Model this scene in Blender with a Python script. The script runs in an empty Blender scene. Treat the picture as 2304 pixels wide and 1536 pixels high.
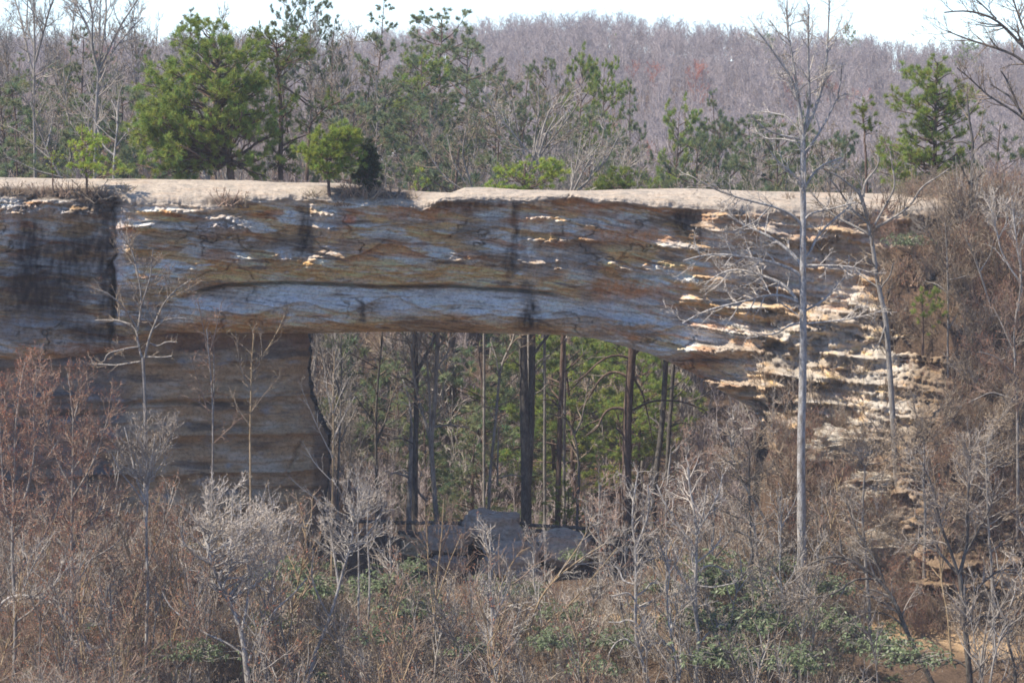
import bpy, math, random
import numpy as np
from mathutils import Vector

# ------------------------------------------------------------------ camera, sky, sun
SC = bpy.context.scene
COL = SC.collection
FPX = 10000.0                       # focal length in photo pixels (photo 2304 x 1536)
CAM = np.array([0.0, -250.0, 28.0])
PITCH = math.atan((768 - 110) / FPX)

cam_data = bpy.data.cameras.new('camera')
cam_data.lens = 36.0 * FPX / 2304.0
cam_data.sensor_width = 36.0
cam_data.clip_start = 1.0
cam_data.clip_end = 12000.0
cam = bpy.data.objects.new('camera', cam_data)
COL.objects.link(cam)
cam.location = CAM
cam.rotation_euler = (math.radians(90) - PITCH, 0, 0)
SC.camera = cam

SUN = np.array([-0.58, -0.17, 0.80]); SUN /= np.linalg.norm(SUN)   # towards the sun
SUN_EL = math.asin(SUN[2])
SUN_AZ = math.atan2(SUN[0], SUN[1])
world = bpy.data.worlds.new('World'); SC.world = world
world.use_nodes = True
nt = world.node_tree; nt.nodes.clear()
sky = nt.nodes.new('ShaderNodeTexSky'); sky.sky_type = 'NISHITA'; sky.sun_disc = False
sky.sun_elevation = SUN_EL; sky.sun_rotation = SUN_AZ
sky.air_density = 0.45; sky.dust_density = 0.0; sky.ozone_density = 2.0; sky.altitude = 400
bg = nt.nodes.new('ShaderNodeBackground'); bg.inputs[1].default_value = 0.138
wo = nt.nodes.new('ShaderNodeOutputWorld')
nt.links.new(sky.outputs[0], bg.inputs[0]); nt.links.new(bg.outputs[0], wo.inputs[0])

sun_data = bpy.data.lights.new('sun', 'SUN'); sun_data.energy = 3.3; sun_data.angle = math.radians(0.53)
sun_data.color = (1.0, 0.91, 0.78)
sun = bpy.data.objects.new('sun', sun_data); COL.objects.link(sun)
sun.rotation_euler = Vector(SUN).to_track_quat('Z', 'Y').to_euler()
sun.location = (-60, -20, 90)

SC.view_settings.view_transform = 'Standard'
SC.view_settings.look = 'None'
SC.view_settings.exposure = 1.03
SC.view_settings.gamma = 1.0
SC.view_settings.use_curve_mapping = False
SC.render.film_transparent = False
SC.cycles.volume_bounces = 0
SC.cycles.max_bounces = 5
SC.cycles.diffuse_bounces = 3
SC.cycles.transmission_bounces = 3
SC.cycles.filter_width = 1.7
SC.cycles.use_denoising = True
SC.cycles.denoiser = 'OPENIMAGEDENOISE'
SC.cycles.denoising_input_passes = 'RGB_ALBEDO_NORMAL'
SC.cycles.denoising_prefilter = 'ACCURATE'
SC.cycles.sample_clamp_indirect = 3.0

# ------------------------------------------------------------------ helpers
cP, sP = math.cos(PITCH), math.sin(PITCH)
def P(px, py, Y):
    """photo pixel + distance plane y=Y -> world point(s)"""
    px, py, Y = np.broadcast_arrays(np.asarray(px, float), np.asarray(py, float), np.asarray(Y, float))
    a = px - 1152.0; b = 768.0 - py
    dy = cP * FPX + sP * b; dz = -sP * FPX + cP * b
    k = (Y - CAM[1]) / dy
    return np.stack([a * k, Y + 0 * k, CAM[2] + dz * k], -1)
def mpp(Y): return (Y + 250.0) / FPX            # metres per photo pixel at depth Y
def ss(x, a, b):
    t = np.clip((np.asarray(x, float) - a) / (b - a), 0, 1); return t * t * (3 - 2 * t)
def curve(pts):
    a = np.array(pts, float)
    return lambda u: np.interp(u, a[:, 0], a[:, 1])

_r = np.random.RandomState(7)
_perm = _r.permutation(256); _perm = np.concatenate([_perm, _perm, _perm])
_grad = _r.normal(size=(256, 3)); _grad /= np.linalg.norm(_grad, axis=1)[:, None]
def noise(x, y, z=0.0):
    x, y, z = np.broadcast_arrays(np.asarray(x, float), np.asarray(y, float), np.asarray(z, float))
    xi, yi, zi = np.floor(x).astype(int), np.floor(y).astype(int), np.floor(z).astype(int)
    xf, yf, zf = x - xi, y - yi, z - zi
    u, v, w = [t * t * t * (t * (t * 6 - 15) + 10) for t in (xf, yf, zf)]
    xi, yi, zi = xi & 255, yi & 255, zi & 255
    def g(dx, dy, dz):
        h = _perm[_perm[_perm[xi + dx] + yi + dy] + zi + dz] & 255
        G = _grad[h]
        return G[..., 0] * (xf - dx) + G[..., 1] * (yf - dy) + G[..., 2] * (zf - dz)
    def l(a, b, t): return a + (b - a) * t
    return 1.6 * l(l(l(g(0,0,0), g(1,0,0), u), l(g(0,1,0), g(1,1,0), u), v),
                   l(l(g(0,0,1), g(1,0,1), u), l(g(0,1,1), g(1,1,1), u), v), w)
def fbm(x, y, z=0.0, o=4, gain=0.5):
    s = 0; a = 1; f = 1; n = 0
    for k in range(o):
        s = s + a * noise(np.asarray(x) * f + 13.7 * k, np.asarray(y) * f - 7.1 * k, np.asarray(z) * f + 3.3 * k)
        n += a; a *= gain; f *= 2.03
    return s / n
def unit(a): return a / (np.linalg.norm(a, axis=-1, keepdims=True) + 1e-9)

class Acc:
    """collects triangles and quads and builds them as ONE mesh"""
    def __init__(s): s.v = []; s.c = []; s.t = []; s.q = []; s.tm = []; s.qm = []; s.n = 0
    def add(s, v, tri=None, quad=None, mat=0, col=None):
        v = v.reshape(-1, 3); s.v.append(v)
        if col is None: col = np.ones((len(v), 3))
        s.c.append(np.broadcast_to(col, (len(v), 3)))
        if tri is not None: s.t.append(tri + s.n); s.tm.append(np.full(len(tri), mat))
        if quad is not None: s.q.append(quad + s.n); s.qm.append(np.full(len(quad), mat))
        s.n += len(v)
    def mesh(s, name, mats, smooth=True, offset=None):
        if not s.v: return None
        v = np.concatenate(s.v)
        if offset is not None: v = v - np.asarray(offset)
        me = bpy.data.meshes.new(name)
        t = np.concatenate(s.t) if s.t else np.zeros((0, 3), int)
        q = np.concatenate(s.q) if s.q else np.zeros((0, 4), int)
        me.vertices.add(len(v)); me.vertices.foreach_set('co', v.ravel().astype(np.float32))
        nl = len(t) * 3 + len(q) * 4
        me.loops.add(nl); me.loops.foreach_set('vertex_index', np.concatenate([t.ravel(), q.ravel()]).astype(np.int32))
        nf = len(t) + len(q)
        me.polygons.add(nf)
        ls = np.concatenate([np.arange(len(t)) * 3, len(t) * 3 + np.arange(len(q)) * 4]).astype(np.int32)
        me.polygons.foreach_set('loop_start', ls)
        mi = np.concatenate(([np.concatenate(s.tm)] if s.tm else []) + ([np.concatenate(s.qm)] if s.qm else []))
        me.polygons.foreach_set('material_index', mi.astype(np.int32))
        me.polygons.foreach_set('use_smooth', np.full(nf, smooth))
        me.update(calc_edges=True)
        ca = me.color_attributes.new('tint', 'FLOAT_COLOR', 'POINT')
        c = np.ones((len(v), 4), np.float32); c[:, :3] = np.concatenate(s.c)
        ca.data.foreach_set('color', c.ravel())
        for m in mats: me.materials.append(m)
        return me

def link(name, me, parent=None, loc=None):
    o = bpy.data.objects.new(name, me); COL.objects.link(o)
    if parent is not None: o.parent = parent
    if loc is not None: o.location = loc
    return o
def tag(o, label=None, cat=None, group=None, kind=None):
    if label: o['label'] = label
    if cat: o['category'] = cat
    if group: o['group'] = group
    if kind: o['kind'] = kind
    return o
def thing(name, label, cat, loc, group=None):
    o = bpy.data.objects.new(name, None); COL.objects.link(o); o.location = loc
    o.empty_display_size = 0.3
    return tag(o, label, cat, group)
def copy_thing(root, loc, rz, sc, label, group=None):
    r = root.copy(); COL.objects.link(r); r.location = loc; r.rotation_euler = (0, 0, rz); r.scale = sc
    r['label'] = label
    if group: r['group'] = group
    for ch in list(root.children):
        c = ch.copy(); COL.objects.link(c); c.parent = r
    return r

# ------------------------------------------------------------------ materials
def mat_base(name):
    m = bpy.data.materials.new(name); m.use_nodes = True
    t = m.node_tree; t.nodes.clear()
    out = t.nodes.new('ShaderNodeOutputMaterial')
    return m, t, out
def N(t, typ, **kw):
    n = t.nodes.new(typ)
    for k, v in kw.items():
        if k.startswith('i_'):
            key = k[2:]; n.inputs[int(key) if key.isdigit() else key.replace('_', ' ')].default_value = v
        else: setattr(n, k, v)
    return n
def mixc(t, f, a, b, mode='MIX'):
    n = t.nodes.new('ShaderNodeMix'); n.data_type = 'RGBA'; n.blend_type = mode
    for sock, val in ((n.inputs[0], f), (n.inputs[6], a), (n.inputs[7], b)):
        if isinstance(val, bpy.types.NodeSocket): t.links.new(val, sock)
        elif isinstance(val, (int, float)): sock.default_value = val
        else: sock.default_value = (*val, 1)
    return n.outputs[2]
def ramp(t, src, stops):
    r = t.nodes.new('ShaderNodeValToRGB'); t.links.new(src, r.inputs[0])
    e = r.color_ramp.elements
    e[0].position, e[0].color = stops[0][0], (*stops[0][1], 1)
    e[1].position, e[1].color = stops[-1][0], (*stops[-1][1], 1)
    for p, c in stops[1:-1]:
        k = e.new(p); k.color = (*c, 1)
    return r.outputs[0]
def leafy(name, c1, c2, transl=0.3, rough=0.6, spec=0.15):
    """foliage / twig colour: two tones by object-space noise, times vertex tint"""
    m, t, out = mat_base(name)
    at = N(t, 'ShaderNodeAttribute', attribute_name='tint')
    tc = N(t, 'ShaderNodeTexCoord'); no = N(t, 'ShaderNodeTexNoise', i_Scale=1.3, i_Detail=3.0)
    t.links.new(tc.outputs['Object'], no.inputs['Vector'])
    oi = N(t, 'ShaderNodeObjectInfo')
    col = mixc(t, ramp(t, no.outputs[0], [(0.35, (0, 0, 0)), (0.65, (1, 1, 1))]), c1, c2)
    hsv = N(t, 'ShaderNodeHueSaturation')
    mr = N(t, 'ShaderNodeMapRange', i_1=0.0, i_2=1.0, i_3=0.8, i_4=1.2)
    t.links.new(oi.outputs['Random'], mr.inputs[0]); t.links.new(mr.outputs[0], hsv.inputs['Value'])
    t.links.new(mixc(t, 1.0, col, at.outputs['Color'], 'MULTIPLY'), hsv.inputs['Color'])
    p = N(t, 'ShaderNodeBsdfPrincipled', i_Roughness=rough)
    p.inputs['Specular IOR Level'].default_value = spec
    t.links.new(hsv.outputs[0], p.inputs['Base Color'])
    if transl > 0:
        tr = N(t, 'ShaderNodeBsdfTranslucent'); t.links.new(hsv.outputs[0], tr.inputs[0])
        mx = N(t, 'ShaderNodeMixShader', i_0=transl)
        t.links.new(p.outputs[0], mx.inputs[1]); t.links.new(tr.outputs[0], mx.inputs[2])
        t.links.new(mx.outputs[0], out.inputs[0])
    else: t.links.new(p.outputs[0], out.inputs[0])
    return m
def bark(name, c1, c2, scale=3.0, blotch=None):
    m, t, out = mat_base(name)
    tc = N(t, 'ShaderNodeTexCoord'); mp = N(t, 'ShaderNodeMapping'); mp.inputs['Scale'].default_value = (1, 1, 0.35)
    t.links.new(tc.outputs['Object'], mp.inputs[0])
    n1 = N(t, 'ShaderNodeTexNoise', i_Scale=scale, i_Detail=5.0, i_Roughness=0.7)
    n2 = N(t, 'ShaderNodeTexNoise', i_Scale=scale * 5, i_Detail=3.0)
    t.links.new(mp.outputs[0], n1.inputs['Vector']); t.links.new(mp.outputs[0], n2.inputs['Vector'])
    c = mixc(t, ramp(t, n1.outputs[0], [(0.4, (0, 0, 0)), (0.62, (1, 1, 1))]), c1, c2)
    c = mixc(t, ramp(t, n2.outputs[0], [(0.45, (0, 0, 0)), (0.7, (0.6, 0.6, 0.6))]), c, tuple(0.45 * x for x in c1))
    at = N(t, 'ShaderNodeAttribute', attribute_name='tint')
    c = mixc(t, 1.0, c, at.outputs['Color'], 'MULTIPLY')
    p = N(t, 'ShaderNodeBsdfPrincipled', i_Roughness=0.9); p.inputs['Specular IOR Level'].default_value = 0.1
    b = N(t, 'ShaderNodeBump', i_Strength=0.6, i_Distance=0.05); t.links.new(n2.outputs[0], b.inputs['Height'])
    t.links.new(b.outputs[0], p.inputs['Normal']); t.links.new(c, p.inputs['Base Color'])
    t.links.new(p.outputs[0], out.inputs[0])
    return m

M = {}
M['bark_pale'] = bark('pale_bark', (0.30, 0.27, 0.24), (0.62, 0.59, 0.55), 5.0)
M['bark_grey'] = bark('grey_bark', (0.26, 0.23, 0.20), (0.44, 0.40, 0.35))
M['bark_dark'] = bark('dark_bark', (0.10, 0.085, 0.075), (0.22, 0.20, 0.17))
M['bark_pine'] = bark('pine_bark', (0.13, 0.085, 0.065), (0.25, 0.18, 0.14))
M['bark_tan'] = bark('tan_bark', (0.36, 0.26, 0.15), (0.50, 0.38, 0.24))
M['twig_grey'] = leafy('grey_twigs', (0.25, 0.215, 0.18), (0.38, 0.33, 0.28), 0.0, 0.85)
M['twig_pale'] = leafy('pale_twigs', (0.42, 0.37, 0.31), (0.58, 0.52, 0.45), 0.0, 0.85)
M['twig_brown'] = leafy('brown_twigs', (0.24, 0.185, 0.135), (0.37, 0.295, 0.215), 0.0, 0.85)
M['twig_red'] = leafy('reddish_twigs', (0.25, 0.17, 0.125), (0.37, 0.265, 0.195), 0.0, 0.85)
M['twig_far'] = leafy('far_twigs', (0.38, 0.32, 0.30), (0.49, 0.41, 0.38), 0.0, 0.85)  # lightened colour stands in for haze over the far hill
M['bud_red'] = leafy('red_buds', (0.55, 0.17, 0.09), (0.62, 0.27, 0.14), 0.3)
M['bud_tan'] = leafy('tan_buds', (0.55, 0.40, 0.25), (0.64, 0.50, 0.33), 0.2)
M['bud_green'] = leafy('green_buds', (0.30, 0.30, 0.10), (0.38, 0.36, 0.14), 0.3)
M['petal'] = leafy('white_petals', (0.75, 0.72, 0.70), (0.8, 0.78, 0.76), 0.3)
M['needle'] = leafy('pine_needles', (0.25, 0.32, 0.075), (0.36, 0.42, 0.11), 0.5)
M['needle_yellow'] = leafy('yellow_green_needles', (0.30, 0.38, 0.07), (0.40, 0.46, 0.10), 0.5)
M['needle_dark'] = leafy('dark_needles', (0.09, 0.13, 0.06), (0.13, 0.165, 0.075), 0.35)
M['needle_soft'] = leafy('soft_hemlock_needles', (0.20, 0.245, 0.12), (0.27, 0.30, 0.155), 0.45)
M['leaf'] = leafy('rhododendron_leaves', (0.17, 0.22, 0.11), (0.25, 0.30, 0.16), 0.3, 0.45, 0.4)
M['dead_leaf'] = leafy('dead_leaves', (0.28, 0.15, 0.08), (0.36, 0.21, 0.12), 0.25)

# rock: vertex colours carry strata, stains, lichen and some painted light and shade; nodes add grain and pits
def rock_mat(name, tone=(1, 1, 1)):
    m, t, out = mat_base(name)
    at = N(t, 'ShaderNodeAttribute', attribute_name='tint')
    tc = N(t, 'ShaderNodeTexCoord')
    mp = N(t, 'ShaderNodeMapping'); mp.inputs['Scale'].default_value = (0.7, 0.7, 2.0); mp.inputs['Rotation'].default_value = (0, 0.12, 0)
    t.links.new(tc.outputs['Object'], mp.inputs[0])
    n1 = N(t, 'ShaderNodeTexNoise', i_Scale=2.4, i_Detail=8.0, i_Roughness=0.72)
    n2 = N(t, 'ShaderNodeTexNoise', i_Scale=6.0, i_Detail=6.0, i_Roughness=0.7)
    t.links.new(mp.outputs[0], n1.inputs['Vector']); t.links.new(tc.outputs['Object'], n2.inputs['Vector'])
    c = mixc(t, 1.0, at.outputs['Color'], ramp(t, n1.outputs[0], [(0.28, (0.5, 0.48, 0.46)), (0.42, (0.93, 0.93, 0.93)), (0.72, (1.18, 1.17, 1.15))]), 'MULTIPLY')
    c = mixc(t, 1.0, c, ramp(t, n2.outputs[0], [(0.33, (0.62, 0.60, 0.58)), (0.5, (1, 1, 1)), (0.7, (1.12, 1.1, 1.08))]), 'MULTIPLY')
    c = mixc(t, 1.0, c, tone, 'MULTIPLY')
    p = N(t, 'ShaderNodeBsdfPrincipled', i_Roughness=0.92); p.inputs['Specular IOR Level'].default_value = 0.15
    t.links.new(c, p.inputs['Base Color'])
    b = N(t, 'ShaderNodeBump', i_Strength=0.9, i_Distance=0.16); t.links.new(n1.outputs[0], b.inputs['Height'])
    b2 = N(t, 'ShaderNodeBump', i_Strength=0.4, i_Distance=0.05); t.links.new(n2.outputs[0], b2.inputs['Height'])
    t.links.new(b.outputs[0], b2.inputs['Normal']); t.links.new(b2.outputs[0], p.inputs['Normal'])
    t.links.new(p.outputs[0], out.inputs[0])
    return m
M['rock'] = rock_mat('sandstone')
M['boulder'] = rock_mat('boulder_stone')

def ground_mat():
    m, t, out = mat_base('leaf_litter')
    tc = N(t, 'ShaderNodeTexCoord')
    n1 = N(t, 'ShaderNodeTexNoise', i_Scale=0.5, i_Detail=7.0, i_Roughness=0.7)
    n2 = N(t, 'ShaderNodeTexNoise', i_Scale=7.0, i_Detail=5.0, i_Roughness=0.8)
    for n in (n1, n2): t.links.new(tc.outputs['Object'], n.inputs['Vector'])
    c = ramp(t, n2.outputs[0], [(0.3, (0.045, 0.034, 0.027)), (0.5, (0.12, 0.082, 0.058)), (0.68, (0.25, 0.175, 0.12))])
    c = mixc(t, ramp(t, n1.outputs[0], [(0.45, (0, 0, 0)), (0.62, (0.5, 0.5, 0.5))]), c, (0.24, 0.16, 0.105))
    at = N(t, 'ShaderNodeAttribute', attribute_name='tint')   # red channel = bare sand
    sp = N(t, 'ShaderNodeSeparateColor'); t.links.new(at.outputs['Color'], sp.inputs[0])
    sand = ramp(t, n2.outputs[0], [(0.35, (0.46, 0.30, 0.16)), (0.6, (0.66, 0.47, 0.28))])
    c = mixc(t, sp.outputs[0], c, sand)
    p = N(t, 'ShaderNodeBsdfPrincipled', i_Roughness=0.95); p.inputs['Specular IOR Level'].default_value = 0.1
    t.links.new(c, p.inputs['Base Color'])
    b = N(t, 'ShaderNodeBump', i_Strength=0.8, i_Distance=0.15); t.links.new(n2.outputs[0], b.inputs['Height'])
    t.links.new(b.outputs[0], p.inputs['Normal']); t.links.new(p.outputs[0], out.inputs[0])
    return m
M['ground'] = ground_mat()

# ------------------------------------------------------------------ terrain
def far_ridge(x):     # ground height of the far ridge crest (y = 1000)
    px = 1152 + x * 8.0
    top = np.interp(px, [-2000, 0, 700, 1000, 1100, 1400, 1560, 1750, 1900, 2050, 2304, 4000],
                        [60, 95, 95, 78, 62, 52, 72, 92, 100, 108, 112, 60])
    return 28 + (110 - top) / 8.0 - 8.6
def ground_z(x, y):
    x = np.asarray(x, float); y = np.asarray(y, float)
    # slope below the bridge and the valley towards the camera, viewpoint hill at the camera
    zf = np.interp(y, [-400, -262, -246, -225, -170, -90, -40, -20, -8, 0, 10], [28, 25.5, 24.5, 10, -24, -26, -13, -5.6, -2.0, 0.0, 0.0])
    # behind: valley, middle ridge, far hill
    px = 1152 + x * FPX / (np.maximum(y, 5) + 250)
    hm = np.interp(px, [-600, 0, 500, 900, 1200, 1600, 2000, 2400, 3000], [22, 20, 18, 15, 9, 5, 5, 9, 14])
    k1 = ss(y, 40, 125)
    zb = np.interp(y, [0, 10, 25, 40], [0, -0.5, -3.5, -6]) * (1 - k1) + hm * k1
    zb = zb + (-22 - zb) * ss(y, 190, 400)
    kf = ss(y, 430, 1000)
    zb = zb * (1 - kf) + far_ridge(x * 1250 / (np.maximum(y, 5) + 250)) * kf - 40 * ss(y, 1150, 2600)
    z = np.where(y < 5, zf, zb)
    z = np.where((y >= 0) & (y < 10), zf * (1 - (y - 0) / 10) + zb * (y / 10), z)
    # ridge that carries on left of the opening behind the cliff
    kl = 1 - ss(x, -19.5, -14.5)
    zl = np.interp(y, [3, 6, 10, 22, 60], [-6, 17.0, 18.8, 17.5, 2])
    z = np.maximum(z, zl * kl + (1 - kl) * -30)
    # right: steep brushy shoulder up to the level of the bridge top
    kr = ss(x + 3.2 * noise(y * .33, x * .12, 4.0) + 1.2 * noise(y * 1.1, x * .4, 9.0), 17.0, 24.5)
    zr = np.interp(y, [-26, -14, -3, 1.5, 5, 30, 70], [-7.5, -1.5, 14.5, 18.3, 19.4, 16, 3])
    z = np.maximum(z, zr * kr + (1 - kr) * -30)
    kr2 = ss(x, 11.5, 15)
    z = np.maximum(z, np.interp(y, [-24, -14, -9, -5.5, -3.2, 2, 14, 40], [-6.5, -2.2, 1.0, 4.2, 6.6, 7.6, 7, -5]) * kr2 - (1 - kr2) * 30)
    dip = ss(x, -13, -8) * (1 - ss(x, 6, 11)) * np.interp(y, [-26, -14, -6, -1, 3, 6.5, 10], [0, .7, 2.0, 3.2, 2.3, .5, 0])
    z = z - dip
    z = z + 0.35 * fbm(x * 0.22, y * 0.22, 3.0, 4) + 0.10 * fbm(x * 1.1, y * 1.1, 5.0, 3)
    far = ss(y, 60, 300)
    z = z + far * 2.5 * fbm(x * 0.02, y * 0.02, 9.0, 3)
    return z
xs = np.concatenate([np.linspace(-1500, -160, 20, endpoint=False), np.linspace(-160, -45, 40, endpoint=False),
                     np.linspace(-45, 45, 200, endpoint=False), np.linspace(45, 160, 40, endpoint=False), np.linspace(160, 1500, 21)])
ys = np.concatenate([np.linspace(-400, -60, 60, endpoint=False), np.linspace(-60, 20, 180, endpoint=False),
                     np.linspace(20, 300, 110, endpoint=False), np.linspace(300, 1300, 90, endpoint=False), np.linspace(1300, 2600, 12)])
GX, GY = np.meshgrid(xs, ys)
GZ = ground_z(GX, GY)
# bare sandy trail patches
def to_px(x, y, z):
    d = np.stack([x, y + 250.0, z - 28.0], -1)
    f = d[..., 1] * cP - d[..., 2] * sP; u = d[..., 1] * sP + d[..., 2] * cP
    return 1152 + FPX * d[..., 0] / f, 768 - FPX * u / f
gu, gv = to_px(GX, GY, GZ)
sand = np.zeros(GX.shape)
for (cx, cy, sx, sy) in [(1430, 1388, 90, 9), (1960, 1395, 60, 28), (2010, 1425, 70, 18), (2160, 1440, 110, 16), (2250, 1465, 80, 14),
                         (1960, 1320, 50, 12), (1720, 1335, 40, 14), (960, 1435, 50, 7), (540, 1465, 40, 14), (1130, 1430, 60, 6), (1600, 1360, 50, 8)]:
    sand = np.maximum(sand, np.exp(-(((gu - cx) / sx) ** 2 + ((gv - cy) / sy) ** 2)) * (np.abs(GY + 12) < 22))
sand = np.clip(sand * 1.6 + 0.5 * fbm(GX * 1.2, GY * 1.2, 1.0, 3) * (sand > 0.05), 0, 1)
ny, nx = GX.shape
ii = (np.arange(ny - 1)[:, None] * nx + np.arange(nx - 1)[None]).ravel()
acc = Acc()
acc.add(np.stack([GX, GY, GZ], -1), quad=np.stack([ii, ii + 1, ii + nx + 1, ii + nx], 1), col=np.stack([sand.ravel()] * 3, 1))
tag(link('hillside_ground', acc.mesh('hillside_ground', [M['ground']])), kind='structure')

# ------------------------------------------------------------------ the natural bridge
v_top = curve([(-260, 398), (0, 399), (150, 402), (270, 402), (400, 404), (560, 406), (620, 410), (770, 412), (860, 422), (950, 431), (1015, 434),
               (1045, 422), (1080, 421), (1170, 427), (1300, 429), (1500, 424), (1560, 424), (1700, 430), (1900, 434), (2060, 437), (2130, 440), (2420, 444)])
v_edge = curve([(-260, 442), (0, 440), (235, 444), (290, 456), (400, 458), (480, 463), (560, 450), (690, 446), (780, 450), (900, 458), (935, 466), (950, 470), (1000, 445),
                (1100, 446), (1180, 448), (1250, 442), (1300, 440), (1340, 452), (1400, 450), (1460, 460), (1560, 466), (1640, 472), (1700, 476), (1800, 481), (1900, 484),
                (2000, 484), (2100, 472), (2300, 462), (2420, 460)])
v_bot = curve([(-260, 814), (0, 808), (100, 810), (200, 798), (300, 786), (330, 770), (350, 752), (400, 748), (690, 750), (800, 747), (880, 746), (1000, 747), (1100, 750), (1200, 752),
               (1270, 754), (1340, 762), (1400, 778), (1460, 795), (1500, 812), (1560, 840), (1640, 890), (1690, 915), (1720, 960), (1750, 1080), (1790, 1190),
               (1850, 1270), (1950, 1320), (2420, 1330)])
v_crack = curve([(360, 690), (430, 656), (500, 640), (640, 634), (770, 638), (860, 644), (1000, 641), (1100, 648), (1180, 652), (1250, 661), (1330, 672)])
bumps = [  # (px, py, spread x, spread y, metres towards the camera)
    (1215, 490, 42, 5, .55), (1262, 500, 14, 6, .45), (1240, 530, 5, 18, .35), (1250, 543, 34, 9, .6), (1310, 540, 26, 5, .45), (1200, 538, 22, 4, .35),
    (1256, 585, 7, 10, .5), (1262, 606, 16, 6, .45), (1372, 594, 16, 6, .45), (1405, 606, 18, 5, .4), (1420, 728, 38, 9, .55), (1385, 718, 14, 6, .3),
    (735, 485, 28, 12, .45), (752, 512, 20, 8, .5), (705, 470, 10, 12, .3), (505, 505, 40, 18, .5), (540, 520, 22, 10, .4), (330, 512, 20, 8, .5), (390, 475, 80, 6, .35),
    (450, 490, 60, 6, .3), (60, 470, 90, 16, .6), (180, 480, 60, 14, .6), (110, 455, 50, 5, .4), (1600, 788, 70, 9, .8), (1480, 600, 70, 14, .2), (960, 455, 40, 10, .5), (980, 470, 30, 5, .3),
    (870, 465, 60, 8, .35), (1420, 640, 60, 20, .25), (1640, 490, 60, 8, .4), (1570, 630, 50, 10, .35), (1010, 590, 120, 22, .25), (620, 590, 120, 20, .3),
    (1700, 870, 60, 9, .6), (1640, 868, 40, 8, .7), (1590, 860, 30, 6, .5), (1720, 700, 60, 16, .4)]
cuts = [(1158, 520, 8, 45, .25), (1155, 600, 10, 30, .25), (255, 580, 4, 110, .9), (254, 680, 6, 60, 1.3), (262, 450, 16, 26, .8), (170, 565, 7, 7, .5), (137, 630, 11, 5, .6),
        (90, 600, 8, 5, .3), (97, 616, 6, 4, .3), (640, 700, 3, 28, .35), (813, 700, 3, 20, .2), (1185, 700, 5, 40, .12), (690, 520, 10, 70, .35), (400, 500, 90, 3, .35), (320, 500, 50, 3, .35),
        (600, 485, 50, 4, .3), (1510, 524, 40, 3, .3), (1320, 656, 80, 4, .3), (1450, 620, 120, 5, .25), (1560, 655, 60, 6, .35), (820, 500, 80, 3, .25), (1250, 520, 40, 4, .3),
        (1700, 640, 120, 5, .4), (1640, 808, 110, 5, .5), (1660, 900, 60, 6, .5), (1740, 780, 40, 8, .4)]
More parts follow.
